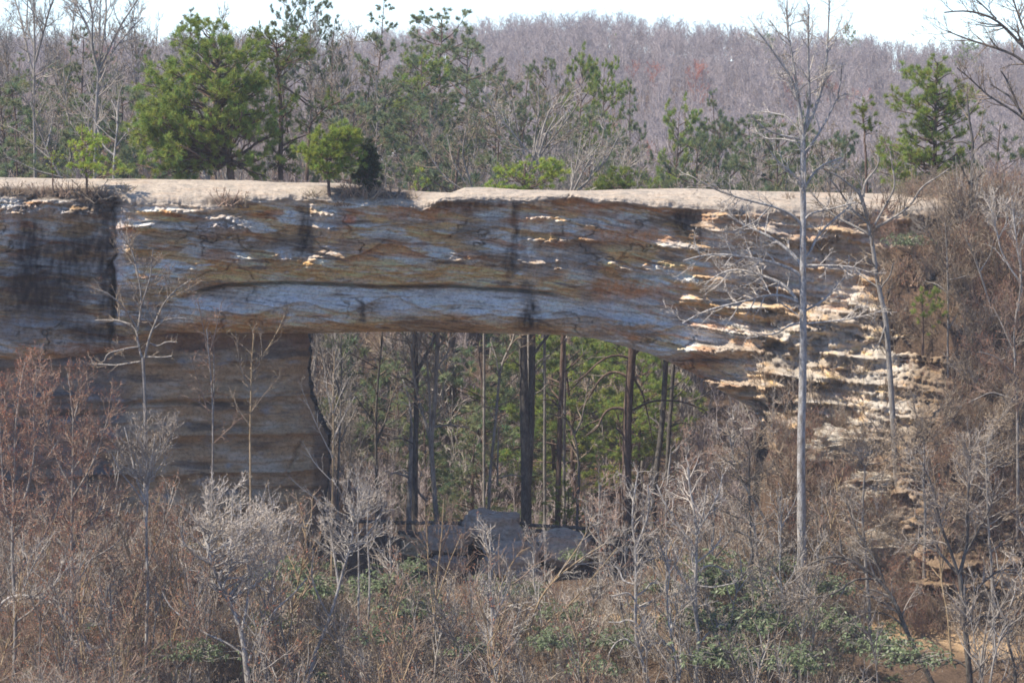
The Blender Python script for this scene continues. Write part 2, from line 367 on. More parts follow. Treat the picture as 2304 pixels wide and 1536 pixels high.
def front_depth(u, v):
    """depth (m, + = away) of the bridge face at photo position u, v"""
    Y = (u - 1152) / 40 * 0.10
    top = v_edge(u); bot = v_bot(u)
    dv = (v - top) / 40.0
    right = ss(u, 1480, 1800)
    shoulder = ss(u, 1850, 2150)
    Y = Y + (1 - right) * 0.20 * dv
    Y = Y - right * 0.52 * np.maximum(dv - 5.7 + 1.5 * ss(u, 1600, 1900), 0) - shoulder * 0.35 * np.maximum(dv - 0.3, 0)
    # upper brow, round lower band
    vc = v_crack(u); inb = ss(u, 330, 460) * (1 - ss(u, 1200, 1420))
    brow = np.exp(-((v - (vc - 48)) / 34) ** 2) * 0.45 * inb
    band = np.clip((v - vc) / 100.0, 0, 1)
    low = np.where(v > vc, 0.35 - 0.62 * np.sin(np.clip(band, 0, 1) * math.pi * 0.9), 0) * inb
    Y = Y - brow + low
    fc = ss(u, 400, 520) * (1 - ss(u, 1190, 1290))
    Y = Y + 1.1 * fc * np.exp(-(np.maximum(v - vc, (vc - v) * 1.7) / 4.2) ** 2)
    # bottom lip turns under
    lip = np.clip((v - (bot - 26)) / 26, 0, 1)
    Y = Y + 0.9 * lip ** 2 * (1 - ss(u, 1660, 1760))
    # left block stands back beyond the joint
    uj = u + 16 * fbm(v / 45, 0 * u, 2.0, 3)
    Y = Y + 0.55 * (1 - ss(uj, 236, 300)) + 0.35 * (1 - ss(u, 680, 700)) * ss(v, 440, 470) * (1 - ss(v, 600, 640)) * ss(u, 560, 600)
    # thin brow under the top slab (the face is undercut there)
    Y = Y + 0.5 * ss(u, 940, 1010) * (1 - ss(u, 1560, 1600)) * np.exp(-((v - top - 26) / 18) ** 2) - 0.25 * np.exp(-((v - top - 4) / 8) ** 2)
    # tilted beds: sharp ledges
    tilt = 0.10 * (u - 1152) * ss(u, 1050, 1500) + 0.02 * u
    w = 14 * fbm(u / 210, v / 60, 1.5, 4)
    for per, amp in ((62, 0.48), (24, 0.22), (10, 0.085)):
        s = (v - tilt + 1.5 * w) / per + 0.6 * noise(u / 160.0, v / 300.0, per)
        f = s - np.floor(s)
        prof = f ** 3.0            # ledge grows towards its sharp lower lip
        mask = 0.35 + 0.65 * ss(fbm(u / 130, v / 34, per * 1.3, 3), -0.25, 0.3)
        Y = Y - amp * prof * mask * (1 + 1.6 * right)
    # right abutment: broken pale ledges with flat tops
    s = (v + 90 * fbm(u / 190, v / 90, 8.0, 4)) / 68.0
    f = s - np.floor(s)
    Y = Y - right * ss(v, 640, 720) * 0.75 * np.clip(.5 + 1.9 * noise(np.floor(s) * 5.7, u / 170.0, 3.0), .08, 1.5) * (np.clip(f * 6, 0, 1) - np.clip((f - 0.35) * 1.8, 0, 1)) * ss(fbm(u / 110, v / 60, 2.0, 3), -0.1, 0.35)
    s = (v + 46 * fbm(u / 110, v / 60, 18.0, 4)) / 21.0
    f = s - np.floor(s)
    Y = Y - right * ss(v, 640, 720) * 0.3 * np.clip(.6 + 1.9 * noise(np.floor(s) * 3.7, u / 90.0, 8.0), .0, 1.6) * (np.clip(f * 5, 0, 1) - np.clip((f - 0.4) * 2, 0, 1)) * ss(fbm(u / 45, v / 24, 12.0, 3), -0.1, 0.3)
    Y = Y + 0.9 * fbm(u / 300, v / 170, 0.0, 3) * (1 - 0.5 * inb) + 0.32 * fbm(u / 75, v / 38, 4.0, 4)
    Y = Y + 0.30 * np.abs(fbm(u / 34, (v - .1 * u) / 9, 91.0, 4)) * (1 - right)
    crk = np.abs(fbm(u / 120, v / 70, 95.0, 4)); Y = Y + 0.4 * np.exp(-(crk / 0.010) ** 2) * ss(fbm(u / 200, v / 120, 97.0, 2), 0.05, .2)
    Y = Y + right * ss(v, 640, 720) * 0.9 * fbm(u / 140, v / 90, 44.0, 4) + (0.10 + 0.06 * right) * fbm(u / 24, v / 9, 6.0, 4)
    q_ = v / 33.0 + 1.6 * fbm(u / 120, v / 70, 33.0, 3); fq = q_ - np.floor(q_); blk = noise(np.floor(q_) * 7.3, u / (60 + 22 * np.sin(np.floor(q_))), 2.0)
    Y = Y - right * ss(v, 600, 700) * (0.30 * ss(blk, -.2, .1) * (1 - 0.5 * fq) + 0.5 * blk)
    # honeycomb pits on the right and upper left
    pit = np.maximum(fbm(u / 13, v / 9, 11.0, 3) - 0.12, 0) * (0.35 + right * 0.3)
    Y = Y + pit * (right * ss(v, 650, 720) + (1 - ss(u, 780, 900)) * (1 - ss(v, 520, 560)) + 0.15)
    gr = fbm(u / 9, v / 7, 21.0, 3); wv = noise(v / 25.0, 3.3); wu = noise(u / 30.0, 5.5)
    for cx, cy, sx, sy, a in bumps:
        g = np.exp(-(((u - cx) / sx) ** 2 + ((v - cy - 0.5 * sy * wu) / sy) ** 2))
        Y = Y - 1.4 * a * np.clip(g * 1.5 - 0.12, 0, 1) * (1 + 0.9 * gr)
    for cx, cy, sx, sy, a in cuts:
        Y = Y + a * np.exp(-(((u - cx - 11 * wv) / sx) ** 2 + ((v - cy - 4 * wu) / sy) ** 2))
    return Y

def rock_colour(u, v, top=False):
    tan = np.array([0.54, 0.46, 0.375]); grey = np.array([0.68, 0.625, 0.55]); ochre = np.array([0.62, 0.40, 0.19]); rust = np.array([0.50, 0.25, 0.12])
    dark = np.array([0.085, 0.075, 0.07]); white = np.array([0.62, 0.62, 0.62]); brown = np.array([0.34, 0.26, 0.19]); pale = np.array([0.52, 0.47, 0.40])
    def mx(c, d, k): k = np.clip(k, 0, 1)[..., None]; return c * (1 - k) + d * k
    tilt = 0.10 * (u - 1152) * ss(u, 1050, 1500)
    vv = v - tilt
    c = np.zeros(u.shape + (3,)) + brown * 1.15
    a = fbm(u / 210 + .4 * noise(u / 120., v / 60.), vv / 52, 20.0, 6, 0.55)
    c = mx(c, grey, ss(a, -0.2, 0.02))
    b = fbm(u / 150, (vv - 0.12 * u) / 26, 30.0, 6, 0.58)
    c = mx(c, ochre, ss(b, -0.03, 0.14) * 0.85)
    c = mx(c, rust, ss(fbm(u / 110, (vv - .1 * u) / 20, 36.0, 5), .1, .3) * .75)
    # ochre brow above the crack, rust under the lip
    vc = v_crack(u); inb = ss(u, 330, 440) * (1 - ss(u, 1250, 1500))
    c = mx(c, ochre * 1.1, inb * np.exp(-((v - (vc - 24)) / 26) ** 2) * (0.75 + 0.8 * fbm(u / 40, vv / 6, 31.0, 3)))
    c = mx(c, grey * 1.02, inb * ss(v, vc + 4, vc + 14) * (1 - ss(v, vc + 50, vc + 78)) * (0.85 + 0.8 * fbm(u / 90, vv / 9, 3.0, 4)))
    c = mx(c, ochre * 0.95, inb * np.exp(-((v - 736) / 13) ** 2) * 0.85)
    d = fbm(u / 90, (vv - 0.08 * u) / 12, 40.0, 5, 0.6)
    c = mx(c, dark * 1.7, ss(d, 0.22, 0.36) * 0.65)
    c = mx(c, brown * .8, ss(fbm(u / 200, v / 70, 45.0, 4), 0.05, 0.3) * 0.6)
    fine = fbm(u / 70, (vv - .14 * u) / 4.5, 47.0, 4, .6); c = c * (1 + .8 * fine)[..., None]
    c = mx(c, brown * 1.5, ss(u, 1500, 1640) * (1 - ss(v, 620, 720)) * .6)
    c = mx(c, white, ss(fbm(u / 60, vv / 14, 50.0, 4, 0.6), 0.26, 0.48) * 0.7)
    # water streaks and other dark patches
    bw = 10 * noise(v / 22.0, u / 90.0); bw2 = 0.3 * noise(u / 24.0, v / 50.0, 6.0); bg_ = 0.75 + 0.8 * fbm(u / 10, v / 26, 2.0, 3)
    def blob(cx, cy, sx, sy): return np.exp(-(((u - cx - bw) / sx) ** 4 + ((v - cy) / sy + bw2) ** 4)) * bg_
    for cx, cy, sx, sy, k in [(1158, 500, 9, 55, .9), (1150, 590, 16, 40, .85), (1185, 650, 16, 24, .8), (1190, 705, 20, 42, .95), (1185, 730, 34, 16, .6), (688, 520, 20, 75, .85), (813, 695, 8, 32, .7),
                              (1325, 560, 30, 70, .5), (1545, 500, 34, 46, .85), (1340, 700, 34, 40, .35), (60, 560, 30, 110, .8), (120, 600, 90, 95, .75), (200, 540, 60, 110, .6), (20, 640, 120, 40, .5),
                              (240, 600, 20, 130, .85), (230, 760, 70, 40, .7), (450, 560, 40, 40, .25), (1200, 455, 260, 12, .65), (1020, 462, 90, 16, .7), (640, 560, 30, 50, .4),
                              (90, 700, 110, 50, .65), (330, 690, 60, 50, .55), (1180, 560, 9, 50, .5)]:
        c = mx(c, dark, blob(cx, cy, sx, sy) * k)
    for cx, cy, sx, sy, k in [(1390, 650, 60, 26, .8), (1420, 530, 90, 20, .6), (1190, 495, 60, 14, .5), (950, 480, 120, 18, .5), (880, 560, 120, 16, .5), (1330, 470, 80, 18, .5), (1480, 655, 80, 18, .6),
                              (520, 720, 120, 16, .6), (200, 790, 150, 12, .5), (1540, 830, 70, 20, .6), (1450, 530, 80, 14, .5)]:
        c = mx(c, rust * 1.2, blob(cx, cy, sx, sy) * k)
    for cx, cy, sx, sy, k in [(640, 570, 20, 14, .8), (100, 475, 45, 14, .8), (25, 480, 22, 40, .6), (500, 505, 50, 22, .6), (740, 500, 36, 34, .6), (268, 560, 14, 80, .7), (650, 680, 120, 14, .5),
                              (885, 690, 40, 16, .6), (1100, 660, 160, 14, .5), (930, 670, 120, 8, .5), (60, 740, 80, 30, .6), (1400, 705, 130, 40, .45), (1250, 590, 80, 40, .35), (80, 815, 50, 6, .6),
                              (480, 690, 70, 20, .5), (1470, 740, 90, 14, .5)]:
        c = mx(c, white * 0.95, blob(cx, cy, sx, sy) * k)  # pale patches; the joint strip and sunlit bulges have light painted in
    # left block darker below its top
    c = mx(c, dark * 1.6, (1 - ss(u, 240, 262)) * 0.3 * ss(v, 500, 560))
    # right abutment paler, tan
    r = ss(u, 1540, 1800) * ss(v, 640, 760)
    c = mx(c, pale * (0.85), r * (0.75 + 0.5 * fbm(u / 80, vv / 18, 60.0, 4)))
    c = mx(c, ochre * 1.35, r * ss(fbm(u / 40, vv / 14, 61.0, 4), 0.14, 0.3) * 0.6)
    c = mx(c, brown * 0.9, ss(v + 50 * noise(u / 70., v / 50.), 930, 1010) * ss(u, 1600, 1700) * (.55 + .8 * fbm(u / 60, v / 30, 62.0, 4)))
    c = mx(c, brown * 0.7, ss(u, 2010, 2090) * 0.85)
    mu = np.array([.34, .31, .275]); c = mu + (c - mu) * 1.3
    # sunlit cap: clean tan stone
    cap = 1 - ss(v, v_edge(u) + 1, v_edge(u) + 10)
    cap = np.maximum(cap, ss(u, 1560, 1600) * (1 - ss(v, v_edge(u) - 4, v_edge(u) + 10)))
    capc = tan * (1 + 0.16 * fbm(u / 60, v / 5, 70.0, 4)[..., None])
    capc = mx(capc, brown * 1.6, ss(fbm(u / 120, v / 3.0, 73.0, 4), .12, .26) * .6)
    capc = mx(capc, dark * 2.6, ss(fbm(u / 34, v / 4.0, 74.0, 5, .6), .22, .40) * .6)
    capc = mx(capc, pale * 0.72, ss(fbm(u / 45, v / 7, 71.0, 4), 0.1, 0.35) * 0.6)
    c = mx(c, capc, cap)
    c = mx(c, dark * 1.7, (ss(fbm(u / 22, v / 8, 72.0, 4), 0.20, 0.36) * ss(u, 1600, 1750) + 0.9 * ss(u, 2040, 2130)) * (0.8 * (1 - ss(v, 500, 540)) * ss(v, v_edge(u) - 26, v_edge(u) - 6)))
    # soil ledges where the shrubs sit
    for cx, cy, sx, sy in [(150, 436, 110, 16), (30, 432, 50, 10), (510, 452, 44, 11), (830, 432, 110, 16), (235, 455, 34, 20)]:
        c = mx(c, np.array([0.10, 0.07, 0.05]), np.exp(-(((u - cx) / sx) ** 4 + ((v - cy) / sy) ** 4)) * (0.9 + 0.6 * fbm(u / 14, v / 8, 9.0, 3)))
    c = mx(c, rust * np.array([2.2, 1.1, 1.0]), blob(785, 492, 14, 9) * 0.8)
    return np.clip(c * np.where(v > v_edge(u) + 8, 1.15, 1.0)[..., None], 0.03, 0.8)  # shaded face below the edge brightened to make up for weak fill light

us = np.arange(-262, 2422, 2.5)
NF, NT, NB, NU = 210, 26, 22, 12
tt = np.linspace(0, 1, NF)
rows_P = []; rows_C = []
U = np.broadcast_to(us, (NF, len(us)))
V = v_edge(U) + (v_bot(U) - v_edge(U)) * tt[:, None]
Yf = front_depth(U, V)
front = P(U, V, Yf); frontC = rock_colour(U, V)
# top, from the edge back to the crest and a little beyond
depth = np.interp(us, [-262, 250, 330, 900, 1500, 2000, 2422], [7, 7, 6.5, 6, 6, 6.5, 7])
aa = np.linspace(0, 1, NT)[1:]
UT = np.broadcast_to(us, (len(aa), len(us)))
ye = Yf[0]; kk = np.ones(31) / 31; yes = np.convolve(np.pad(ye, 15, mode='edge'), kk, mode='valid')
ye = ye[None] + (yes - ye)[None] * ss(aa[:, None], 0.02, 0.25)
YT = ye + depth * (1 - np.cos(aa[:, None] * math.pi / 2))
VT = v_edge(UT) - (v_edge(UT) - v_top(UT)) * (0.35 * np.sin(aa[:, None] * math.pi / 2) ** 0.8 + 0.65 * np.sin(aa[:, None] * math.pi / 2))
VT = VT + 2.6 * fbm(UT / 60, aa[:, None] * 3, 80.0, 4) * (1 - aa[:, None]) * np.sin(aa[:, None] * math.pi) * 2
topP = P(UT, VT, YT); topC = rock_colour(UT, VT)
# ripples of bedding on the cap
topP[..., 2] += 0.10 * fbm(UT / 30, YT * 1.5, 5.0, 4) * np.sin(aa[:, None] * math.pi) ** 0.5
crest = topP[-1]; botp = front[-1]
# back and underside (real, though unseen from the front)
bb = np.linspace(0, 1, NB)[1:]
zb_bot = botp[:, 2] - 0.1
back = np.stack([np.broadcast_to(crest[:, 0], (len(bb), len(us))),
                 crest[:, 1] + 1.2 * np.sin(bb[:, None] * math.pi * 0.85) + 0.4 * fbm(UT[:len(bb)] / 90, bb[:, None] * 5, 7.0, 4),
                 crest[:, 2] + (zb_bot - crest[:, 2]) * bb[:, None] ** 1.15], -1)
backC = rock_colour(UT[:len(bb)], np.broadcast_to(v_edge(us) + (v_bot(us) - v_edge(us)) * bb[:, None], (len(bb), len(us))))
cc = np.linspace(0, 1, NU)[1:-1]
under = back[-1][None] * (1 - cc[:, None, None]) + botp[None] * cc[:, None, None]
under[..., 2] += 0.5 * np.sin(cc[:, None] * math.pi) + 0.2 * fbm(UT[:len(cc)] / 60, cc[:, None] * 4, 8.0, 3)
underC = np.zeros(under.shape) + np.array([0.27, 0.18, 0.11])
ring = np.concatenate([front[::-1], topP, back, under], 0)
ringC = np.concatenate([frontC[::-1], topC, backC, underC], 0)

bridge = thing('natural_bridge', 'long pale topped sandstone arch across the whole picture, shaded face above the opening', 'rock arch', P(1152, 1230, 3.0))
BL = np.array(bridge.location)
def ring_part(name, i0, i1, label):
    R = ring[:, i0:i1 + 1]; Cc = ringC[:, i0:i1 + 1]
    a, b = R.shape[:2]
    idx = np.arange(a * b).reshape(a, b)
    i_next = np.roll(idx, -1, axis=0)
    q = np.stack([idx[:, :-1], idx[:, 1:], i_next[:, 1:], i_next[:, :-1]], -1).reshape(-1, 4)
    ac = Acc(); ac.add(R, quad=q, col=Cc.reshape(-1, 3))
    o = link(name, ac.mesh(name, [M['rock']], offset=BL), bridge)
    if label: o['label'] = label
    return o
ia = int(np.argmin(abs(us - 252))); ib = int(np.argmin(abs(us - 1600)))
ring_part('cliff_block', 0, ia, 'dark weathered cliff block left of the deep vertical joint')
ring_part('span', ia, ib, 'thick grey and ochre span with a long dark horizontal crack')
ring_part('abutment', ib, len(us) - 1, 'broken pale sunlit ledges stepping down at the right end')

VS = np.concatenate([V[::-1], VT], 0); YS = np.concatenate([Yf[::-1], YT], 0)     # from the bottom of the face to the crest
def rock_y(px, py):
    j = int(np.clip(np.argmin(abs(us - px)), 0, len(us) - 1))
    return float(np.interp(-py, -VS[:, j], YS[:, j]))
# lower wall and pier below the span
pr = curve([(730, 693), (800, 692), (850, 690), (890, 697), (930, 707), (960, 722), (985, 735), (1060, 739), (1100, 733), (1150, 724), (1300, 716)])
vr = np.linspace(730, 1290, 200); cr = np.linspace(0, 1, 340)
VV = np.broadcast_to(vr[:, None], (200, 340)); UR = pr(VV) + 5 * fbm(VV / 24, 0 * VV, 4.0, 4) * 2
UU = -262 + (UR + 262) * cr[None]
base = (UU - 1152) / 40 * 0.10 + 2.9 + 0.6 * (1 - ss(UU, 240, 380)) + 0.5 * (1 - ss(VV, 760, 830)) * ss(UU, 300, 380)
base = base + 0.17 * (VV - 760) / 40
for per, amp in ((83, 0.75), (31, 0.2), (8, 0.05)):
    s = (VV + 16 * fbm(UU / 230, VV / 80, 1.0, 4) + 0.03 * UU) / per
    f = s - np.floor(s)
    base = base - amp * f ** 2.5 * (0.3 + 0.7 * ss(fbm(UU / 170, VV / 50, per, 3), -0.2, 0.3))
base = base + 0.8 * fbm(UU / 150, VV / 80, 3.0, 5) + 0.1 * fbm(UU / 26, VV / 12, 5.0, 4)
for cx, cy, sx, sy, a in [(450, 906, 170, 4, .7), (650, 908, 60, 3, .35), (330, 800, 90, 5, .3), (130, 935, 110, 6, .5), (400, 996, 80, 6, .5), (540, 960, 60, 4, .35), (690, 860, 3, 26, .2), (660, 1030, 4, 60, .3),
                          (600, 1100, 120, 5, .4)]:
    tl = (UU - cx) * (0.35 if cx == 660 else 0)
    base = base + a * np.exp(-(((UU - cx + (0.45 * (VV - cy) if cx == 660 else 0) - 6 * noise(VV / 20., cx)) / sx) ** 2 + ((VV - cy - 7 * noise(UU / 60., cy)) / sy) ** 2))
round_r = np.clip((UU - (UR - 46)) / 46, 0, 1)
base = base + (1 - np.sqrt(1 - np.clip(round_r, 0, 0.999) ** 2)) * 2.6
pierF = P(UU, VV, base)
def lerpc(a, b, k): k = np.clip(k, 0, 1)[..., None]; return a * (1 - k) + b * k
pc = np.zeros(UU.shape + (3,)) + np.array([0.50, 0.34, 0.195])
pc = lerpc(pc, np.array([0.58, 0.46, 0.33]), ss(fbm(UU / 130, VV / 50, 3.0, 5), 0.0, 0.25)) * (1 + .35 * fbm(UU / 60, VV / 6, 9.0, 4))[..., None]
pc = lerpc(pc, np.array([0.12, 0.09, 0.07]), ss(fbm(UU / 170, VV / 30, 5.0, 5, .6), 0.12, 0.3) * .7)
pc = lerpc(pc, np.array([0.17, 0.16, 0.165]), 0.75 * (1 - ss(UU, 240, 320)) * (0.8 + fbm(UU / 60, VV / 40, 5, 4)))
pc = lerpc(pc, np.array([0.36, 0.36, 0.37]), ss(fbm(UU / 70, VV / 40, 15., 4), 0.2, 0.45) * 0.7)
pc = lerpc(pc, np.array([0.07, 0.06, 0.06]), ss(UU, UR - 40, UR - 24) * ss(VV, 930, 1000) * 0.6)  # shade of the right-facing return painted along the pier edge
pc = lerpc(pc, np.array([0.24, 0.11, 0.06]), np.exp(-((VV - 770) / 22) ** 2) * ss(UU, 330, 400) * .7)
dd = np.linspace(0, 1, 16)[1:]
edge = pierF[:, -1]
side = np.stack([np.broadcast_to(edge[:, None, 0], (200, 15)) + 0.25 * fbm(VV[:, :15] / 60, dd[None] * 3, 2.0, 3) - 0.6 * dd[None] ** 2,
                 edge[:, None, 1] + dd[None] * 5.0, np.broadcast_to(edge[:, None, 2], (200, 15))], -1)
allp = np.concatenate([pierF, side], 1); allc = np.concatenate([pc, np.broadcast_to(pc[:, -1:], (200, 15, 3))], 1)
# close the back of the pier
bk = allp[:, ::-15].copy(); bk[..., 1] = np.maximum(edge[:, None, 1] + 5.0, bk[..., 1] + 4.0); bk = bk[:, 1:]
allp = np.concatenate([allp, bk], 1); allc = np.concatenate([allc, np.zeros(bk.shape) + 0.2], 1)
a, b = allp.shape[:2]; idx = np.arange(a * b).reshape(a, b)
ac = Acc(); ac.add(allp, quad=np.stack([idx[:-1, :-1], idx[1:, :-1], idx[1:, 1:], idx[:-1, 1:]], -1).reshape(-1, 4), col=allc.reshape(-1, 3))
o = link('pier', ac.mesh('pier', [M['rock']], offset=BL), bridge)
o['label'] = 'brown undercut rock pier carrying the left end of the span'

# ------------------------------------------------------------------ boulders under the arch
def boulder(px, py, w, h, Y, label, seed, tone=(1, 1, 1), sq=0.7, tilt=0.0, group=None):
    nn, mm = 40, 56
    th = np.linspace(0, math.pi, nn)[:, None]; ph = np.linspace(0, 2 * math.pi, mm, endpoint=False)[None]
    d = np.stack([np.sin(th) * np.cos(ph), np.sin(th) * np.sin(ph), np.cos(th) + 0 * ph], -1)
    e = np.sign(d) * np.abs(d) ** sq
    e = e * (1 + 0.55 * fbm(d[..., 0] * 1.1 + seed, d[..., 1] * 1.1, d[..., 2] * 1.1, 4)[..., None] + 0.06 * fbm(d[..., 0] * 5 + seed, d[..., 1] * 5, d[..., 2] * 8, 4)[..., None])
    k = mpp(Y)
    e = e * np.array([w * k / 2, w * k * 0.42, h * k / 2])
    ct, st = math.cos(tilt), math.sin(tilt)
    e = np.stack([e[..., 0] * ct - e[..., 2] * st, e[..., 1], e[..., 0] * st + e[..., 2] * ct], -1)
    c = np.array([0.56, 0.46, 0.37]) * np.array(tone) * (1 + 0.5 * fbm(d[..., 0] * 2 + seed, d[..., 1] * 2, d[..., 2] * 5, 4)[..., None])
    lich = ss(fbm(d[..., 0] * 1.6 + seed * 3, d[..., 1] * 1.6, d[..., 2] * 1.6, 4), 0.25, 0.5)[..., None] * (1.0 if seed == 3 else .4)
    c = c * (1 - lich) + np.array([0.42, 0.45, 0.47]) * lich
    idx = np.arange(nn * mm).reshape(nn, mm); nx_ = np.roll(idx, -1, axis=1)
    ac = Acc(); ac.add(e, quad=np.stack([idx[:-1], idx[1:], nx_[1:], nx_[:-1]], -1).reshape(-1, 4), col=np.clip(c, 0.03, 0.6).reshape(-1, 3))
    o = link('boulder', ac.mesh('boulder', [M['boulder']]), None, P(px, py, Y))
    return tag(o, label, 'boulder', group)
G_B = 'boulders heaped under the arch'
boulder(1110, 1190, 130, 84, 6.4, 'domed grey boulder topping the heap under the arch beside the double trunk', 1, sq=.8, group=G_B)
boulder(1000, 1212, 120, 60, 5.6, 'low dark boulder on the left of the heap behind thin red stems', 2, (0.8, .8, .8), group=G_B)
boulder(1150, 1258, 130, 84, 4.4, 'grey boulder with a pale blue lichen patch, low in the middle of the heap', 3, tilt=0.1, group=G_B)
boulder(1268, 1236, 124, 84, 5.0, 'wedge shaped grey boulder at the right end of the heap under the rail', 4, (1.05, 1, .97), tilt=-0.2, group=G_B)
boulder(1195, 1300, 70, 44, 3.4, 'small dark boulder at the foot of the heap', 5, (.7, .7, .75), group=G_B)
boulder(935, 1232, 66, 44, 5.0, 'small mossy boulder under the pale fallen log', 6, (.7, .75, .65), group=G_B)
boulder(1108, 1380, 36, 24, -11.0, 'small rounded stone lying alone in the brush below the heap', 8, (1.6, 1.5, 1.4))
boulder(1005, 1272, 90, 46, 4.0, 'broad shaded boulder half buried left of the lichen patched one', 9, (.7, .68, .7), group=G_B)
boulder(2085, 1265, 150, 60, -9.0, 'long flat pale rock right of the tan outcrop', 11, (2.0, 1.9, 1.75))

def outcrop(px, py, w, h, Y, label, seed):
    """craggy bedrock knob: strata steps and pits on a rounded block"""
    nn, mm = 90, 130
    th = np.linspace(0, math.pi, nn)[:, None]; ph = np.linspace(0, 2 * math.pi, mm, endpoint=False)[None]
    d = np.stack([np.sin(th) * np.cos(ph), np.sin(th) * np.sin(ph), np.cos(th) + 0 * ph], -1)
    e = np.sign(d) * np.abs(d) ** .85
    big = fbm(d[..., 0] * 1.3 + seed, d[..., 1] * 1.3, d[..., 2] * 1.6, 4)
    q = d[..., 2] * 4.5 + 1.2 * fbm(d[..., 0] * 1.5, d[..., 1] * 1.5, seed * 2.0, 3); f = q - np.floor(q)
    e = e * (1 + .5 * big + .16 * (1 - f) * ss(noise(np.floor(q) * 3.1, d[..., 0] * 2, seed), -.2, .1) + .10 * fbm(d[..., 0] * 7 + seed, d[..., 1] * 7, d[..., 2] * 12, 4))[..., None]
    k = mpp(Y); e = e * np.array([w * k / 2, w * k * .4, h * k / 2])
    col = np.array([.55, .49, .40]) * (1 + .5 * fbm(d[..., 0] * 3 + seed, d[..., 1] * 3, d[..., 2] * 9, 4))[..., None]
    m_ = ss(fbm(d[..., 0] * 2 - seed, d[..., 1] * 2, d[..., 2] * 3, 4), 0, .25)[..., None]; col = col * (1 - m_) + np.array([.26, .20, .14]) * m_
    idx = np.arange(nn * mm).reshape(nn, mm); nx_ = np.roll(idx, -1, axis=1)
    ac = Acc(); ac.add(e, quad=np.stack([idx[:-1], idx[1:], nx_[1:], nx_[:-1]], -1).reshape(-1, 4), col=np.clip(col, .03, .65).reshape(-1, 3))
    return tag(link('rock_outcrop', ac.mesh('rock_outcrop', [M['boulder']]), None, P(px, py, Y)), label, 'rock')
outcrop(1915, 1015, 190, 110, -3.6, 'craggy pale outcrop on the slope right of the tall pale trunk', 1)
outcrop(1975, 1095, 150, 80, -5.6, 'smaller craggy outcrop below and right of the upper one', 2)
outcrop(1975, 1255, 170, 110, -9.0, 'sunlit tan rock outcrop behind the branches, lowest of the three crags', 3)

# ------------------------------------------------------------------ tubes
def resample(pts, n):
    pts = np.asarray(pts, float)
    s = np.concatenate([[0], np.cumsum(np.linalg.norm(np.diff(pts, axis=0), axis=1))])
    q = np.linspace(0, s[-1], n)
    lin = np.stack([np.interp(q, s, pts[:, k]) for k in range(pts.shape[1])], -1)
    if n > 4:   # soften corners
        for _ in range(2): lin[1:-1] = 0.25 * lin[:-2] + 0.5 * lin[1:-1] + 0.25 * lin[2:]
    return lin
def tubes(acc, pts, rad, S=5, mat=0, col=None, rough=0.0, rng=None):
    """pts (N,K,3), rad (N,K)"""
    Nn, K, _ = pts.shape
    t = unit(np.gradient(pts, axis=1)); mean = unit(pts[:, -1] - pts[:, 0])
    ref = np.where(np.abs(mean[:, 2:3]) > 0.8, np.array([[0.0, 1.0, 0.0]]), np.array([[0.0, 0.0, 1.0]]))
    n = unit(ref[:, None] - (ref[:, None] * t).sum(-1, keepdims=True) * t); b = np.cross(t, n)
    an = np.arange(S) * 2 * math.pi / S
    r = rad[..., None, None]
    if rough and rng is not None: r = r * (1 + rough * rng.uniform(-1, 1, (Nn, K, S, 1)))
    v = pts[:, :, None] + r * (np.cos(an)[None, None, :, None] * n[:, :, None] + np.sin(an)[None, None, :, None] * b[:, :, None])
    idx = np.arange(Nn * K * S).reshape(Nn, K, S); nx_ = np.roll(idx, -1, axis=2)
    q = np.stack([idx[:, :-1], nx_[:, :-1], nx_[:, 1:], idx[:, 1:]], -1).reshape(-1, 4)
    c = None
    if col is not None: c = np.repeat(np.asarray(col), K * S, axis=0) if np.ndim(col) == 2 else col
    acc.add(v, quad=q, mat=mat, col=c)
def spikes(acc, p, d, L, w, mat=0, col=None, rng=None, bend=0.0):
    """thin single triangles: needles, bud scales"""
    side = unit(np.cross(d, rng.normal(size=d.shape)))
    L = np.broadcast_to(L, (len(p),))[:, None]; w = np.broadcast_to(w, (len(p),))[:, None]
    v = np.stack([p - side * w / 2, p + side * w / 2, p + d * L + np.array([0, 0, -1.0]) * bend * L], 1)
    c = None if col is None else np.repeat(col, 3, axis=0)
    acc.add(v, tri=np.arange(len(p) * 3).reshape(-1, 3), mat=mat, col=c)
def leaves(acc, p, d, L, w, mat=0, col=None, rng=None):
    side = unit(np.cross(d, rng.normal(size=d.shape) * 0.5 + np.array([0, 0, 1.0])))
    L = np.broadcast_to(L, (len(p),))[:, None]; w = np.broadcast_to(w, (len(p),))[:, None]
    mid = p + d * L * 0.5
    v = np.stack([p, mid + side * w / 2, p + d * L, mid - side * w / 2], 1)
    c = None if col is None else np.repeat(col, 4, axis=0)
    acc.add(v, quad=np.arange(len(p) * 4).reshape(-1, 4), mat=mat, col=c)
def grow(rng, p, d, L, R, K, wig, trop, tip=0.25):
    pts = [p]; d = unit(d); L = L[:, None]
    for k in range(K):
        d = unit(d + wig * rng.normal(size=d.shape) + np.array([0, 0, 1.0]) * trop)
        p = p + d * L / K; pts.append(p)
    rad = R[:, None] * np.linspace(1, tip, K + 1)[None]
    return np.stack(pts, 1), rad
